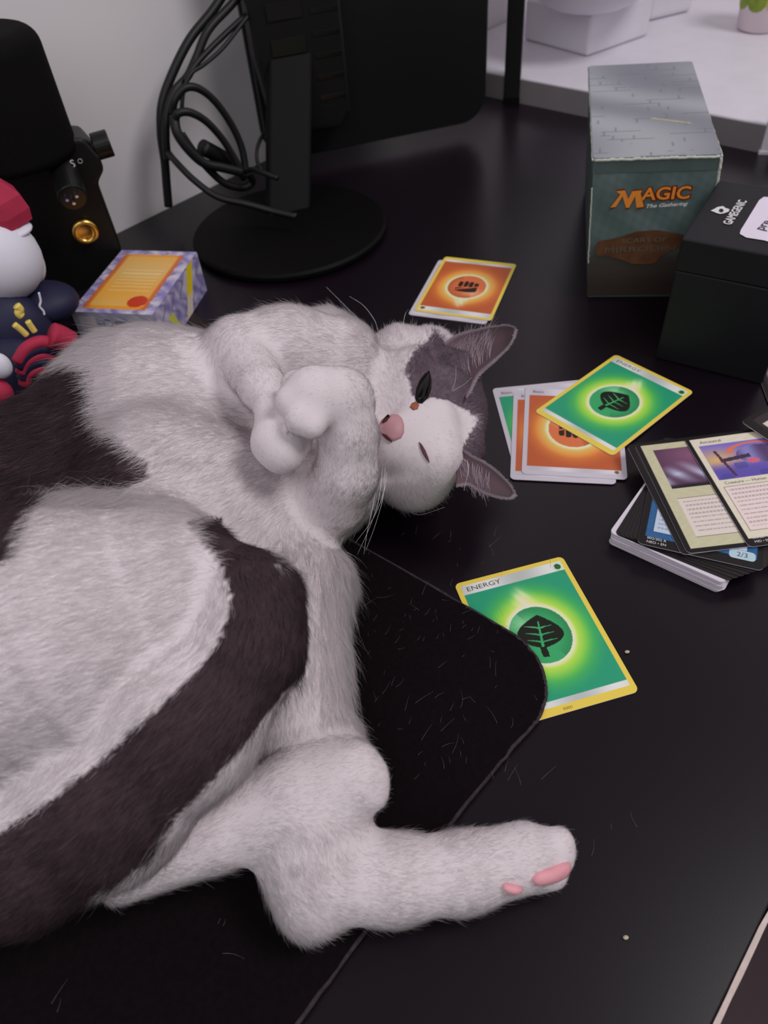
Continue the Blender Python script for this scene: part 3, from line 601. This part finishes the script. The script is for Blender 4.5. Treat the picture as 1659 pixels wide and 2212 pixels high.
# near hind leg: thigh, knee, shin
chain([(-120,1450,.085,330),(150,1370,.092,270),(330,1290,.098,185)],.02,11,'axis','thigh')
chain([(130,1200,.085,115),(330,1215,.09,120)],.018,11,'axis','thigh')
chain([(452,1192,.112,52),(545,1300,.104,98),(535,1400,.096,112),(400,1560,.082,160),(230,1720,.062,175),(60,1840,.052,150),(-200,1900,.05,150)],.010,9.5,'axis','shin')
chain([(262,1888,.030,62),(470,1796,.034,84),(640,1716,.040,92),(752,1684,.044,84)],.0022,6.5,'axis','foot1')
for t in ((800,1712,.044,40),(797,1678,.048,42),(772,1645,.050,40)): chain([(700,1690,.044,50),t],.003,3,'axis','foot1')
# far hind leg
chain([(690,1640,.030,105),(665,1790,.028,118),(672,1955,.020,68)],.010,8.5,'axis','leg2')
chain([(680,1895,.022,100),(850,1898,.018,86),(1000,1884,.0165,76),(1130,1852,.018,74)],.008,6.5,'axis','leg2')
for t in ((1205,1822,.020,36),(1208,1850,.017,34),(1192,1888,.014,34),(1160,1898,.012,28)): chain([(1120,1850,.018,55),t],.003,3,'axis','leg2')
# forelegs
chain([(735,775,.080,88),(620,765,.092,92),(520,762,.098,78)],.012,9,'axis','armA')
chain([(525,765,.098,72),(566,838,.110,46),(584,885,.114,34)],.006,6,'axis','armA')
chain([(584,885,.114,32),(600,955,.112,56),(610,975,.110,50)],.003,3,'axis','armA')
chain([(640,955,.108,34)],.003,3,'axis','armA')
chain([(716,1080,.070,78),(748,1025,.088,64),(755,945,.106,57),(738,868,.120,66)],.006,7,'axis','armB')
chain([(738,862,.120,64),(680,862,.126,72)],.005,3,'axis','armB')
for t in ((640,832,.128,34),(628,868,.129,36),(648,905,.127,36),(675,922,.125,28)): chain([(690,868,.125,50),t],.0022,3,'axis','armB')
# head
NH=len(PR)
chain([(925,898,.044,152),(970,892,.046,74)],.010,6,'head','head')
chain([(882,787,.044,90),(925,772,.046,66)],.014,8,'head','head'); chain([(893,1018,.040,86)],.014,8,'head','head')
chain([(992,805,.048,48),(1000,975,.044,48)],.010,5,'head','head')
chain([(838,880,.064,42)],.006,3.5,'head','head'); chain([(848,972,.062,42)],.006,3.5,'head','head')
chain([(856,925,.0715,24),(935,907,.063,50)],.012,2.2,'head','head')
chain([(820,930,.058,34)],.006,3,'head','head')
chain([(946,838,.061,44)],.016,3.5,'head','head'); chain([(945,985,.057,44)],.018,3.5,'head','head')
LO=np.array([-.42,.02,0.]); HI=np.array([.16,.53,.175])
def seg(X,q):
    ba=q.b-q.a; pa=X-q.a; L2=float(ba@ba)
    if L2<1e-12: return np.linalg.norm(pa,axis=-1)-q.ra
    h=np.clip((pa@ba)/L2,0,1); return np.linalg.norm(pa-h[...,None]*ba,axis=-1)-(q.ra+(q.rb-q.ra)*h)
def smin(a,b,k): h=np.clip(.5+.5*(b-a)/k,0,1); return b*(1-h)+a*h-k*h*(1-h)
EYES=[(911,842,.0075),(914,978,.0055)]
def carve(X,d): return np.maximum(d,.0006-X[...,2])
PADP=[(e[0],e[1]) for e in ew.tolist()]+back
def sdf(X):
    d=np.full(X.shape[:-1],.06)
    for q in PR: d=smin(d,seg(X,q),q.k)
    return carve(X,d)
HV=.0019
NX,NY,NZ=[int((HI[i]-LO[i])/HV)+2 for i in range(3)]
gx,gy,gz=[LO[i]+HV*np.arange(n)-(.002 if i==2 else 0) for i,n in enumerate((NX,NY,NZ))]
D=np.full((NX,NY,NZ),.04,np.float32)
for q in PR:
    lo=np.minimum(q.a,q.b)-max(q.ra,q.rb)-.024; hi=np.maximum(q.a,q.b)+max(q.ra,q.rb)+.024
    i0,i1=np.searchsorted(gx,(lo[0],hi[0])); j0,j1=np.searchsorted(gy,(lo[1],hi[1])); k0,k1=np.searchsorted(gz,(lo[2],hi[2]))
    if i1<=i0 or j1<=j0 or k1<=k0: continue
    G=np.stack(np.meshgrid(gx[i0:i1],gy[j0:j1],gz[k0:k1],indexing='ij'),-1)
    D[i0:i1,j0:j1,k0:k1]=smin(D[i0:i1,j0:j1,k0:k1],seg(G,q),q.k)
def inpoly(x,y,poly):
    r=np.zeros(len(x),bool); n=len(poly)
    for i in range(n):
        x1,y1=poly[i]; x2,y2=poly[(i+1)%n]
        if y1==y2: continue
        r^=((y1>y)!=(y2>y))&(x<(x2-x1)*(y-y1)/(y2-y1)+x1)
    return r
GX,GY=np.meshgrid(gx,gy,indexing='ij'); onpad=inpoly(GX.ravel(),GY.ravel(),PADP).reshape(GX.shape)
D=np.maximum(D,np.where(onpad,.0033,.0008)[:,:,None].astype(np.float32)-gz[None,None,:].astype(np.float32))
for ax in (0,1):  # close the solid at the border of the field
    sl=[slice(None)]*3; sl[ax]=0; D[tuple(sl)]=.01; sl[ax]=-1; D[tuple(sl)]=.01
def nets(D):
    S=D<0; nx,ny,nz=D.shape
    cs=np.zeros((nx-1,ny-1,nz-1),np.uint8)
    off=[(i,j,k) for i in (0,1) for j in (0,1) for k in (0,1)]
    for i,j,k in off: cs+=S[i:nx-1+i,j:ny-1+j,k:nz-1+k]
    act=np.argwhere((cs>0)&(cs<8)); idx=-np.ones(cs.shape,np.int32); idx[tuple(act.T)]=np.arange(len(act))
    c=np.stack([D[act[:,0]+i,act[:,1]+j,act[:,2]+k] for i,j,k in off],1)
    acc=np.zeros((len(act),3)); cnt=np.zeros(len(act)); O=np.array(off,float)
    for a in range(8):
        for b_ in range(a+1,8):
            if np.abs(O[a]-O[b_]).sum()!=1: continue
            m=(c[:,a]<0)!=(c[:,b_]<0); t=c[m,a]/(c[m,a]-c[m,b_]); acc[m]+=O[a]+t[:,None]*(O[b_]-O[a]); cnt[m]+=1
    V=act+acc/cnt[:,None]; V=np.stack([gx[0]+V[:,0]*HV,gy[0]+V[:,1]*HV,gz[0]+V[:,2]*HV],1)
    F=[]
    for ax in range(3):
        o1,o2=[(1,2),(2,0),(0,1)][ax]
        sl0=[slice(None)]*3; sl1=[slice(None)]*3; sl0[ax]=slice(0,-1); sl1[ax]=slice(1,None)
        ch=S[tuple(sl0)]!=S[tuple(sl1)]; e=np.argwhere(ch); ok=(e[:,o1]>0)&(e[:,o2]>0)&(e[:,o1]<D.shape[o1]-1)&(e[:,o2]<D.shape[o2]-1); e=e[ok]
        ins=S[tuple(e.T)]
        def cell(d1,d2): q=e.copy(); q[:,o1]-=d1; q[:,o2]-=d2; return idx[tuple(q.T)]
        f=np.stack([cell(1,1),cell(0,1),cell(0,0),cell(1,0)],1); f[~ins]=f[~ins][:,::-1]; F.append(f)
    return V,np.concatenate(F)
CV,CF=nets(D)
def grad(X,e=.0012):
    g=np.stack([sdf(X+np.eye(3)[i]*e)-sdf(X-np.eye(3)[i]*e) for i in range(3)],-1); return g/(np.linalg.norm(g,axis=-1,keepdims=True)+1e-12)
def hit(px,py):
    d=ray(px,py); d=d/np.linalg.norm(d); t=.10
    for _ in range(120):
        s_=float(sdf((CC+d*t)[None])[0]); t+=s_*.8
        if s_<2e-4 or t>1.2: break
    X=CC+d*t; return X,grad(X[None])[0]
# coat pattern (patches of the coat, taken on the side that faces up)
def inpoly(x,y,poly):
    r=np.zeros(len(x),bool); n=len(poly)
    for i in range(n):
        x1,y1=poly[i]; x2,y2=poly[(i+1)%n]
        if y1==y2: continue
        c=((y1>y)!=(y2>y))&(x<(x2-x1)*(y-y1)/(y2-y1)+x1); r^=c
    return r
D1=[(-700,880),(0,845),(60,808),(160,785),(200,800),(212,900),(262,955),(322,1005),(320,1035),(260,1058),(190,1055),(120,1062),(60,1085),(30,1130),(0,1215),(-100,1260),(-700,1300)]
D2=[(405,1128),(430,1112),(490,1120),(560,1180),(660,1240),(700,1330),(690,1420),(610,1500),(545,1585),(455,1690),(385,1765),(335,1848),(262,1905),(215,1942),(150,2060),(0,2100),(-700,2100),(-700,1900),(0,1798),(120,1722),(220,1640),(330,1540),(425,1450),(482,1370),(500,1290),(475,1215),(435,1170)]
D3=[(872,800),(895,758),(925,735),(938,710),(948,670),(1000,670),(1200,650),(1200,1150),(1010,1075),(985,1050),(985,1015),(992,985),(1010,945),(1034,905),(1012,888),(965,864),(930,858),(905,872),(893,858),(886,825)]
WHITE=np.array(alb((190,181,184))); DARK=np.array(alb((58,46,50))); GREY=np.array(alb((80,68,76)))
def coat(X,jit=0.):
    px,py=projA(X); dd=np.abs(seg(X,PR[NH])); jit=np.where((py>1100)&(px>400),jit*.55,jit)
    if np.any(jit>0): px=px+rng.normal(0,1,len(px))*jit; py=py+rng.normal(0,1,len(px))*jit
    dn=seg(X,PR[NH])  # distance to the skull
    col=np.tile(WHITE,(len(X),1))
    thigh=np.min([seg(X,q) for q in PR if q.grp=='shin'],axis=0); oth=np.min([seg(X,q) for q in PR if q.grp in('body','side','foot1')],axis=0)
    m=inpoly(px,py,D1); col[m]=DARK
    m=inpoly(px,py,D2)&((thigh<oth+.02)|(px<480)); col[m]=DARK*1.0
    m=inpoly(px,py,D3)&(dn<.03)&(X[:,2]<.1); col[m]=GREY; m2=m&(px<985); col[m2]=GREY*(.85+.5*rng.random((m2.sum(),1)))
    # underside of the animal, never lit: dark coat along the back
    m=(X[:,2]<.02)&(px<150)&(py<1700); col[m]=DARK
    sp=(np.sin(px*.11+py*.05)*np.sin(py*.17-px*.03)>.55)&(((px>590)&(px<690)&(py>1165)&(py<1240))|((px>330)&(px<480)&(py>880)&(py<1010)&(rng.random(len(px))<.25))); col[sp]=WHITE*.55
    return col
cat=thing('cat','grey and white cat lying on its back with curled forepaws and one eye open','cat',Matrix.Translation((0,.25,0)))
body=mesh('body',CV,CF,None,cat,world=True,smooth=True)
cc=np.ones((len(CV),4)); cc[:,:3]=coat(CV); a=body.data.color_attributes.new('Col','FLOAT_COLOR','POINT'); a.data.foreach_set('color',cc.ravel().astype(np.float32))
M_skin=attr_mat('cat_coat_base',.9,.1); body.data.materials.append(M_skin)
# fur strands
def make_fur(N,name,parent,sel=None):
    T=np.concatenate([CF[:,[0,1,2]],CF[:,[0,2,3]]]); a,b_,c=CV[T[:,0]],CV[T[:,1]],CV[T[:,2]]
    cr=np.cross(b_-a,c-a); ar=np.linalg.norm(cr,axis=1); nm=cr/(ar[:,None]+1e-15); ctr=(a+b_+c)/3
    px,py=projA(ctr); w=ar*((px>-90)&(py<2300))*(ctr[:,2]>.0012)
    view=CC-ctr; view/=np.linalg.norm(view,axis=1)[:,None]; fac=(nm*view).sum(1); w=w*np.where(fac<-.55,.15,1.)
    small=(px>760)|(py>1780); w=w*np.where(small,1.7,1.)
    t=rng.choice(len(T),N,p=w/w.sum()); r1,r2=rng.random(N),rng.random(N); f=r1+r2>1; r1[f],r2[f]=1-r1[f],1-r2[f]
    X=a[t]+(b_[t]-a[t])*r1[:,None]+(c[t]-a[t])*r2[:,None]
    n=grad(X); n=np.where((n*nm[t]).sum(1)[:,None]>0.2,n,nm[t])
    # blended flow direction and length from the limbs nearby
    flow=np.zeros((N,3)); ln=np.zeros(N); ws=np.zeros(N); nose=P(838,925,.078)
    hair_head=X-nose; hair_head/=np.linalg.norm(hair_head,axis=1)[:,None]+1e-9
    for q in PR:
        d=seg(X,q); wt=np.exp(-np.clip(d+.004,0,.08)/.003)
        if q.grp=='head': fl=hair_head
        else:
            ax=q.b-q.a; Ln=np.linalg.norm(ax); fl=np.tile(ax/Ln if Ln>1e-6 else np.array([-.8,-.2,0.]),(N,1))
        flow+=fl*wt[:,None]; ln+=q.fur*wt; ws+=wt
    flow/=ws[:,None]; ln/=ws
    flow+=rng.normal(0,.13,(N,3)); flow-=n*(flow*n).sum(1)[:,None]; flow/=np.linalg.norm(flow,axis=1)[:,None]+1e-9
    L=ln*.001*.68*(.55+.75*rng.random(N)); stray=rng.random(N)<.02; L[stray]*=1.35
    px,py=projA(X); 
    lift=(.16+.18*rng.random(N))*(1.05-.035*np.clip(ln-4,0,9)); lift[stray]+=.35
    fluffy=((px>690)&(py>1180)&(py<1560))|((px<260)&(py<1100)); lift[fluffy]+=.18; L[fluffy]*=1.25
    near=np.zeros(N,bool)
    for ex,ey,er in EYES: near|=np.hypot(px-ex,py-ey)<(34 if ex==911 else 22)
    near|=(np.hypot((px-848)/30,(py-923)/32)<1)&(X[:,2]>.05); L[near]*=.25; lift[near]=.1
    K=5; s_=np.linspace(0,1,K); pos=np.zeros((N,K,3)); 
    cell=np.floor(X/.0045+rng.normal(0,.12,(N,3))).astype(np.int64); hs=(cell@np.array([73856093,19349663,83492791]))%4093; curl=rng.normal(0,.09,(N,3))+(np.random.default_rng(3).normal(0,.055,(4093,3)))[hs]; ctone=(np.random.default_rng(4).normal(1,.035,4093))[hs]
    for i,s1 in enumerate(s_):
        pos[:,i]=X-n*.0006+(L*s1)[:,None]*(flow*(1-.25*(1-s1))[...,None] if False else flow)*(.9)+n*((L*s1)*(lift*1.25)*(1-.45*s1))[:,None]+curl*(L*s1*s1)[:,None]
    pos[...,2]=np.maximum(pos[...,2],.0006)
    col=coat(X,7.)
    isd=col[:,:1]<.12; tone=np.where(isd,.55+.9*rng.random((N,1))**1.5,.93+.12*rng.random((N,1)))*np.where(isd,1+5*(ctone[:,None]-1),1.); col=np.clip(col*tone,0,.93)
    dk=col[:,0]<.12; light=dk&(rng.random(N)<.10); col[light]*=2.2
    hc=bpy.data.hair_curves.new(name); hc.add_curves([K]*N)
    hc.position_data.foreach_set('vector',pos.reshape(-1).astype(np.float32))
    rad=np.tile(np.array([1,.95,.8,.55,.12]),(N,1))*np.where(L<.004,.00007,.000075)[:,None]
    ra=hc.attributes.get('radius') or hc.attributes.new('radius','FLOAT','POINT'); ra.data.foreach_set('value',rad.ravel().astype(np.float32))
    ca=hc.attributes.new('Col','FLOAT_COLOR','CURVE'); c4=np.ones((N,4)); c4[:,:3]=col; ca.data.foreach_set('color',c4.ravel().astype(np.float32))
    nn=n*.85+flow*.0+rng.normal(0,.10,(N,3)); nn/=np.linalg.norm(nn,axis=1)[:,None]
    na=hc.attributes.new('surf_normal','FLOAT_VECTOR','CURVE'); na.data.foreach_set('vector',nn.ravel().astype(np.float32))
    hc.materials.append(attr_mat('fur_strands',.85,.12,normal=True,alpha=.6))
    o=bpy.data.objects.new(name,hc); sc.collection.objects.link(o); o.parent=parent; o.matrix_parent_inverse=WM[parent.name].inverted(); o['kind']='stuff'; return o
FURN=520000
if FURN: make_fur(FURN,'fur',cat)
# ears: cupped shells
M_ear=attr_mat('ear_skin',.7,.25)
def ear(A,Bc,depth,label,tuft):
    A_=spline([P(*q) for q in A],6); B_=spline([P(*q) for q in Bc],6); m=min(len(A_),len(B_)); A_=A_[np.linspace(0,len(A_)-1,26).astype(int)]; B_=B_[np.linspace(0,len(B_)-1,26).astype(int)]
    ctr=(A_.mean(0)+B_.mean(0))/2; vd=ctr-CC; vd/=np.linalg.norm(vd); ns=17; V=[];C=[]
    for i in range(26):
        w=np.linalg.norm(A_[i]-B_[i])
        for j in range(ns):
            s1=j/(ns-1)*2-1; p=(A_[i]+B_[i])/2+(B_[i]-A_[i])/2*s1+vd*min(w*depth,.016)*(1-s1*s1); V.append(p)
            rim=max(0,(abs(s1)-.88)/.12); t=i/25; base=np.array((88,68,76.))*(1-t)+np.array((66,57,60.))*t
            if t>.93: rim=max(rim,(t-.93)/.07)
            inn=np.clip(1-abs(s1)*1.2,0,1)*.5*(1-t); c=base*(1-inn)+np.array((108,70,78.))*inn; c=c*(1-.55*rim)+np.array((128,118,124.))*.55*rim; C.append(c)
    n=len(V); F=[(i*ns+j,i*ns+j+1,(i+1)*ns+j+1,(i+1)*ns+j) for i in range(25) for j in range(ns-1)]
    o=mesh('ear',V,F,M_ear,cat,world=True,smooth=True); o['label']=label
    a=o.data.color_attributes.new('Col','FLOAT_COLOR','POINT'); c4=np.ones((n,4)); c4[:,:3]=alb(np.array(C)); a.data.foreach_set('color',c4.ravel().astype(np.float32))
    s_=o.modifiers.new('thickness','SOLIDIFY'); s_.thickness=.0011; s_.offset=0
    pos=[];N=260; V=np.array(V).reshape(26,ns,3)
    for _ in range(N):   # pale hair tufts growing out of the cup
        i=int(rng.integers(1,12)); j=int(rng.integers(3,ns-2)); p=V[i,j]-vd*.0004; d=(V[i+6,ns//2]-V[i,j]); d/=np.linalg.norm(d); side=(V[i,0]-V[i,-1])*tuft; side/=np.linalg.norm(side)
        L_=.006+.009*rng.random(); u=d*(.2+.5*rng.random())+side*(.6+.4*rng.random())-vd*.35; u/=np.linalg.norm(u); pos.append([p+u*L_*q-vd*.0*q for q in (0,.4,.75,1)])
    for _ in range(1500): # short velvet on the rim
        i=int(rng.integers(1,25)); j=0 if rng.random()<.5 else ns-1; jj=1 if j==0 else ns-2; f=rng.random(); p=V[i,j]*(1-f)+V[i+1 if i<25 else i,j]*f; out=V[i,j]-V[i,jj]; out/=np.linalg.norm(out)+1e-9; tip=V[min(i+1,25),j]-V[i,j]; tip/=np.linalg.norm(tip)+1e-9
        u=out*.5+tip+rng.normal(0,.2,3); u/=np.linalg.norm(u); pos.append([p-out*.0005+u*.0022*q for q in (0,.4,.75,1)])
    hair(np.array(pos),'ear_hair',cat,(150,138,146),.00007)
def hair(pos,name,parent,col,r,kind='stuff'):
    hc=bpy.data.hair_curves.new(name); N,K=pos.shape[:2]; hc.add_curves([K]*N); hc.position_data.foreach_set('vector',pos.reshape(-1).astype(np.float32))
    ra=hc.attributes.get('radius') or hc.attributes.new('radius','FLOAT','POINT'); ra.data.foreach_set('value',np.tile(np.linspace(1,.35,K)*r,N).astype(np.float32))
    key='strand_%d'%col[0]; m=bpy.data.materials.get(key) or mat(key,col,.6,.3); hc.materials.append(m)
    o=bpy.data.objects.new(name,hc); sc.collection.objects.link(o)
    if parent: o.parent=parent; o.matrix_parent_inverse=WM[parent.name].inverted()
    if kind:o['kind']=kind
    return o
ear([(958,742,.062),(985,725,.064),(1030,712,.068),(1080,703,.074),(1106,705,.078),(1114,714,.079)],[(1008,862,.066),(1032,815,.066),(1055,792,.069),(1088,762,.073),(1106,738,.077),(1114,717,.079)],.26,'grey upper ear with pale hair tufts',1)
ear([(985,962,.058),(1022,986,.058),(1055,1004,.058),(1088,1032,.058),(1107,1056,.058),(1110,1068,.058)],[(985,1052,.056),(1010,1047,.056),(1035,1060,.056),(1065,1072,.057),(1096,1077,.058),(1109,1072,.058)],.24,'grey lower ear turned down towards the desk',-1)
# eyes
def lens(name,pts,m,lift,bulge,lab=None):
    X=[];Ns=[]
    for q in pts: h_,n_=hit(*q); X.append(h_+n_*lift); Ns.append(n_)
    X=np.array(X); md=np.median(X,axis=0); mn=np.median(Ns,axis=0); mn/=np.linalg.norm(mn)
    def on(q,l):
        h_,n_=hit(*q)
        if abs((h_-md)@mn)>.0045: d_=ray(*q); h_=CC+d_*(((md-CC)@mn)/(d_@mn)); n_=mn
        return h_+n_*l
    pc=np.mean(pts,axis=0); X=[on(q,lift) for q in pts]; V=list(X); n=len(X); F=[]
    rings=[.8,.5,.2]
    for rr_ in rings: V+=[on(pc+(np.array(q)-pc)*rr_,lift+bulge*(1-rr_*rr_)) for q in pts]
    c=on(pc,lift+bulge); V.append(c); nn=mn
    for k in range(3): F+=[(k*n+i,k*n+(i+1)%n,(k+1)*n+(i+1)%n,(k+1)*n+i) for i in range(n)]
    F+=[(3*n+i,3*n+(i+1)%n,4*n) for i in range(n)]
    # skirt into the head
    b0=len(V); V+=[x-nn*.003 for x in X]; F+=[(b0+i,b0+(i+1)%n,(i+1)%n,i) for i in range(n)]
    o=mesh(name,V,F,m,cat,world=True,smooth=True)
    if lab:o['label']=lab
    return o,c,nn
M_eye=mat('dark_eye',(7,7,6),.08,.22); M_rim=mat('dark_eye_rim',(24,17,18),.7,.1); M_pink=mat('pink_nose_skin',(168,124,130),.5,.35,noise=(300,.12)); M_nostril=mat('dark_nostril',(70,34,38),.7,.2); M_pad=mat('pink_paw_pad',(200,140,148),.55,.3,noise=(300,.1)); M_tear=mat('rusty_tear_mark',(128,76,56),.6,.3,noise=(500,.4))
rimp=[(927,801),(932,821),(931,841),(925,859),(913,872),(901,871),(897,857),(899,839),(906,821),(916,808)]
lens('eye_rim',rimp,M_rim,.0004,.0004)
lens('eye',[(926,805),(930,822),(929,840),(923,857),(912,869),(903,868),(899,856),(901,840),(908,823),(917,811)],M_eye,.0010,.0022,'half open black upper eye')
lens('closed_eye_slit',[(905,955),(912,962),(919,973),(925,987),(928,999),(921,992),(914,981),(908,968)],mat('closed_eye_line',(84,52,58),.7,.2),.0009,.0002,'closed lower eye, a thin dark line')
lens('tear_mark',[(899,868),(905,876),(902,884),(893,886),(886,880),(890,872)],M_tear,.0005,.0003,'rusty tear mark')
# nose
lens('nose',[(818,918),(824,908),(835,900),(846,896),(860,897),(868,905),(872,918),(872,934),(866,946),(852,952),(840,950),(828,942),(818,930)],M_pink,.0006,.0010,'pink nose')
lens('nostril',[(829,915),(834,906),(842,898),(842,906),(838,914),(832,917)],M_nostril,.0014,.0001); lens('nostril',[(828,938),(836,940),(843,947),(846,955),(838,951),(831,944)],M_nostril,.0014,.0001)
# pads of the outstretched foot
lens('toe_pad',[(1150,1898),(1160,1885),(1180,1878),(1205,1868),(1228,1862),(1230,1876),(1220,1893),(1200,1903),(1172,1908),(1155,1908)],M_pad,.0012,.0016,'pink toe pads'); lens('toe_pad',[(1084,1912),(1096,1908),(1110,1910),(1126,1914),(1124,1923),(1106,1926),(1090,1922)],M_pad,.0016,.0012)
# whiskers
def whisk(pts,z,r=.00013):
    h0,n0=hit(*pts[0]); h0=h0 if h0[2]>.02 and h0[1]<.5 else P(*pts[0],.06); X=[h0]+[P(*q,z0) for q,z0 in zip(pts[1:],z)]; B().tube(spline(X,8),r,5,r*.35).obj('whisker',M_whisk,cat,world=True,smooth=True)
M_whisk=mat('white_whisker',(214,206,208),.4,.4)
zr=lambda a,b_,n:[a+(b_-a)*i/max(1,n-1) for i in range(n)]
for pts,a,b_ in (([(816,826),(806,790),(795,752)],.082,.085),([(822,824),(819,780),(815,735)],.082,.085),([(806,812),(797,770),(792,720)],.08,.085),([(830,835),(824,800),(820,760)],.082,.084),
    ([(797,722),(780,695),(745,660),(705,620)],.07,.085),([(816,712),(808,690),(785,660),(755,640)],.07,.08),([(868,716),(875,680),(882,668)],.06,.065),
    ([(820,1010),(806,1090),(793,1150),(786,1198)],.07,.05),([(826,1012),(818,1080),(798,1140),(772,1198)],.07,.045),([(832,1010),(828,1070),(812,1130),(790,1190)],.07,.045),([(816,1015),(800,1090),(765,1130),(695,1172)],.068,.04),([(810,1020),(800,1080),(775,1120),(720,1152)],.068,.045),([(836,1018),(830,1060),(806,1120),(768,1172)],.068,.05),
    ([(872,1096),(905,1112),(960,1096)],.02,.02),([(974,846),(1000,832),(1020,815)],.076,.085),([(976,844),(984,820),(985,790)],.076,.085),([(990,985),(1012,1005),(1002,1060)],.07,.06)):
    whisk(pts,zr(a,b_,len(pts)-1))
# shed hairs lying on pad and desk
pos=[]
regs=[((770,1130),(1100,1700),70,.0035),((900,1500),(1180,1700),10,.0035),((780,1250),(1000,1420),26,.0035),((430,1990),(520,2070),3,.0034),((1100,1180),(1240,1240),2,.0008),((90,2150),(130,2212),2,.0034),((1240,1780),(1400,1850),3,.0006)]
for (x0_,y0_),(x1_,y1_),n,z in regs:
    for _ in range(n):
        p=P(x0_+(x1_-x0_)*rng.random(),y0_+(y1_-y0_)*rng.random(),z); th=rng.normal(1.1,.6); L_=.002+.009*rng.random()**2; cu=rng.normal(0,.5); q=[p]
        for _k in range(5): q.append(q[-1]+np.array([math.cos(th),math.sin(th),0])*L_/5); th+=cu/5
        pos.append(q)
pos=np.array(pos); keep=sdf(pos[:,2])>.002; 
tag(hair(pos[keep],'shed_hair',None,(112,102,98),.00005),'shed white cat hairs strewn over the black mouse pad and desk','hair')
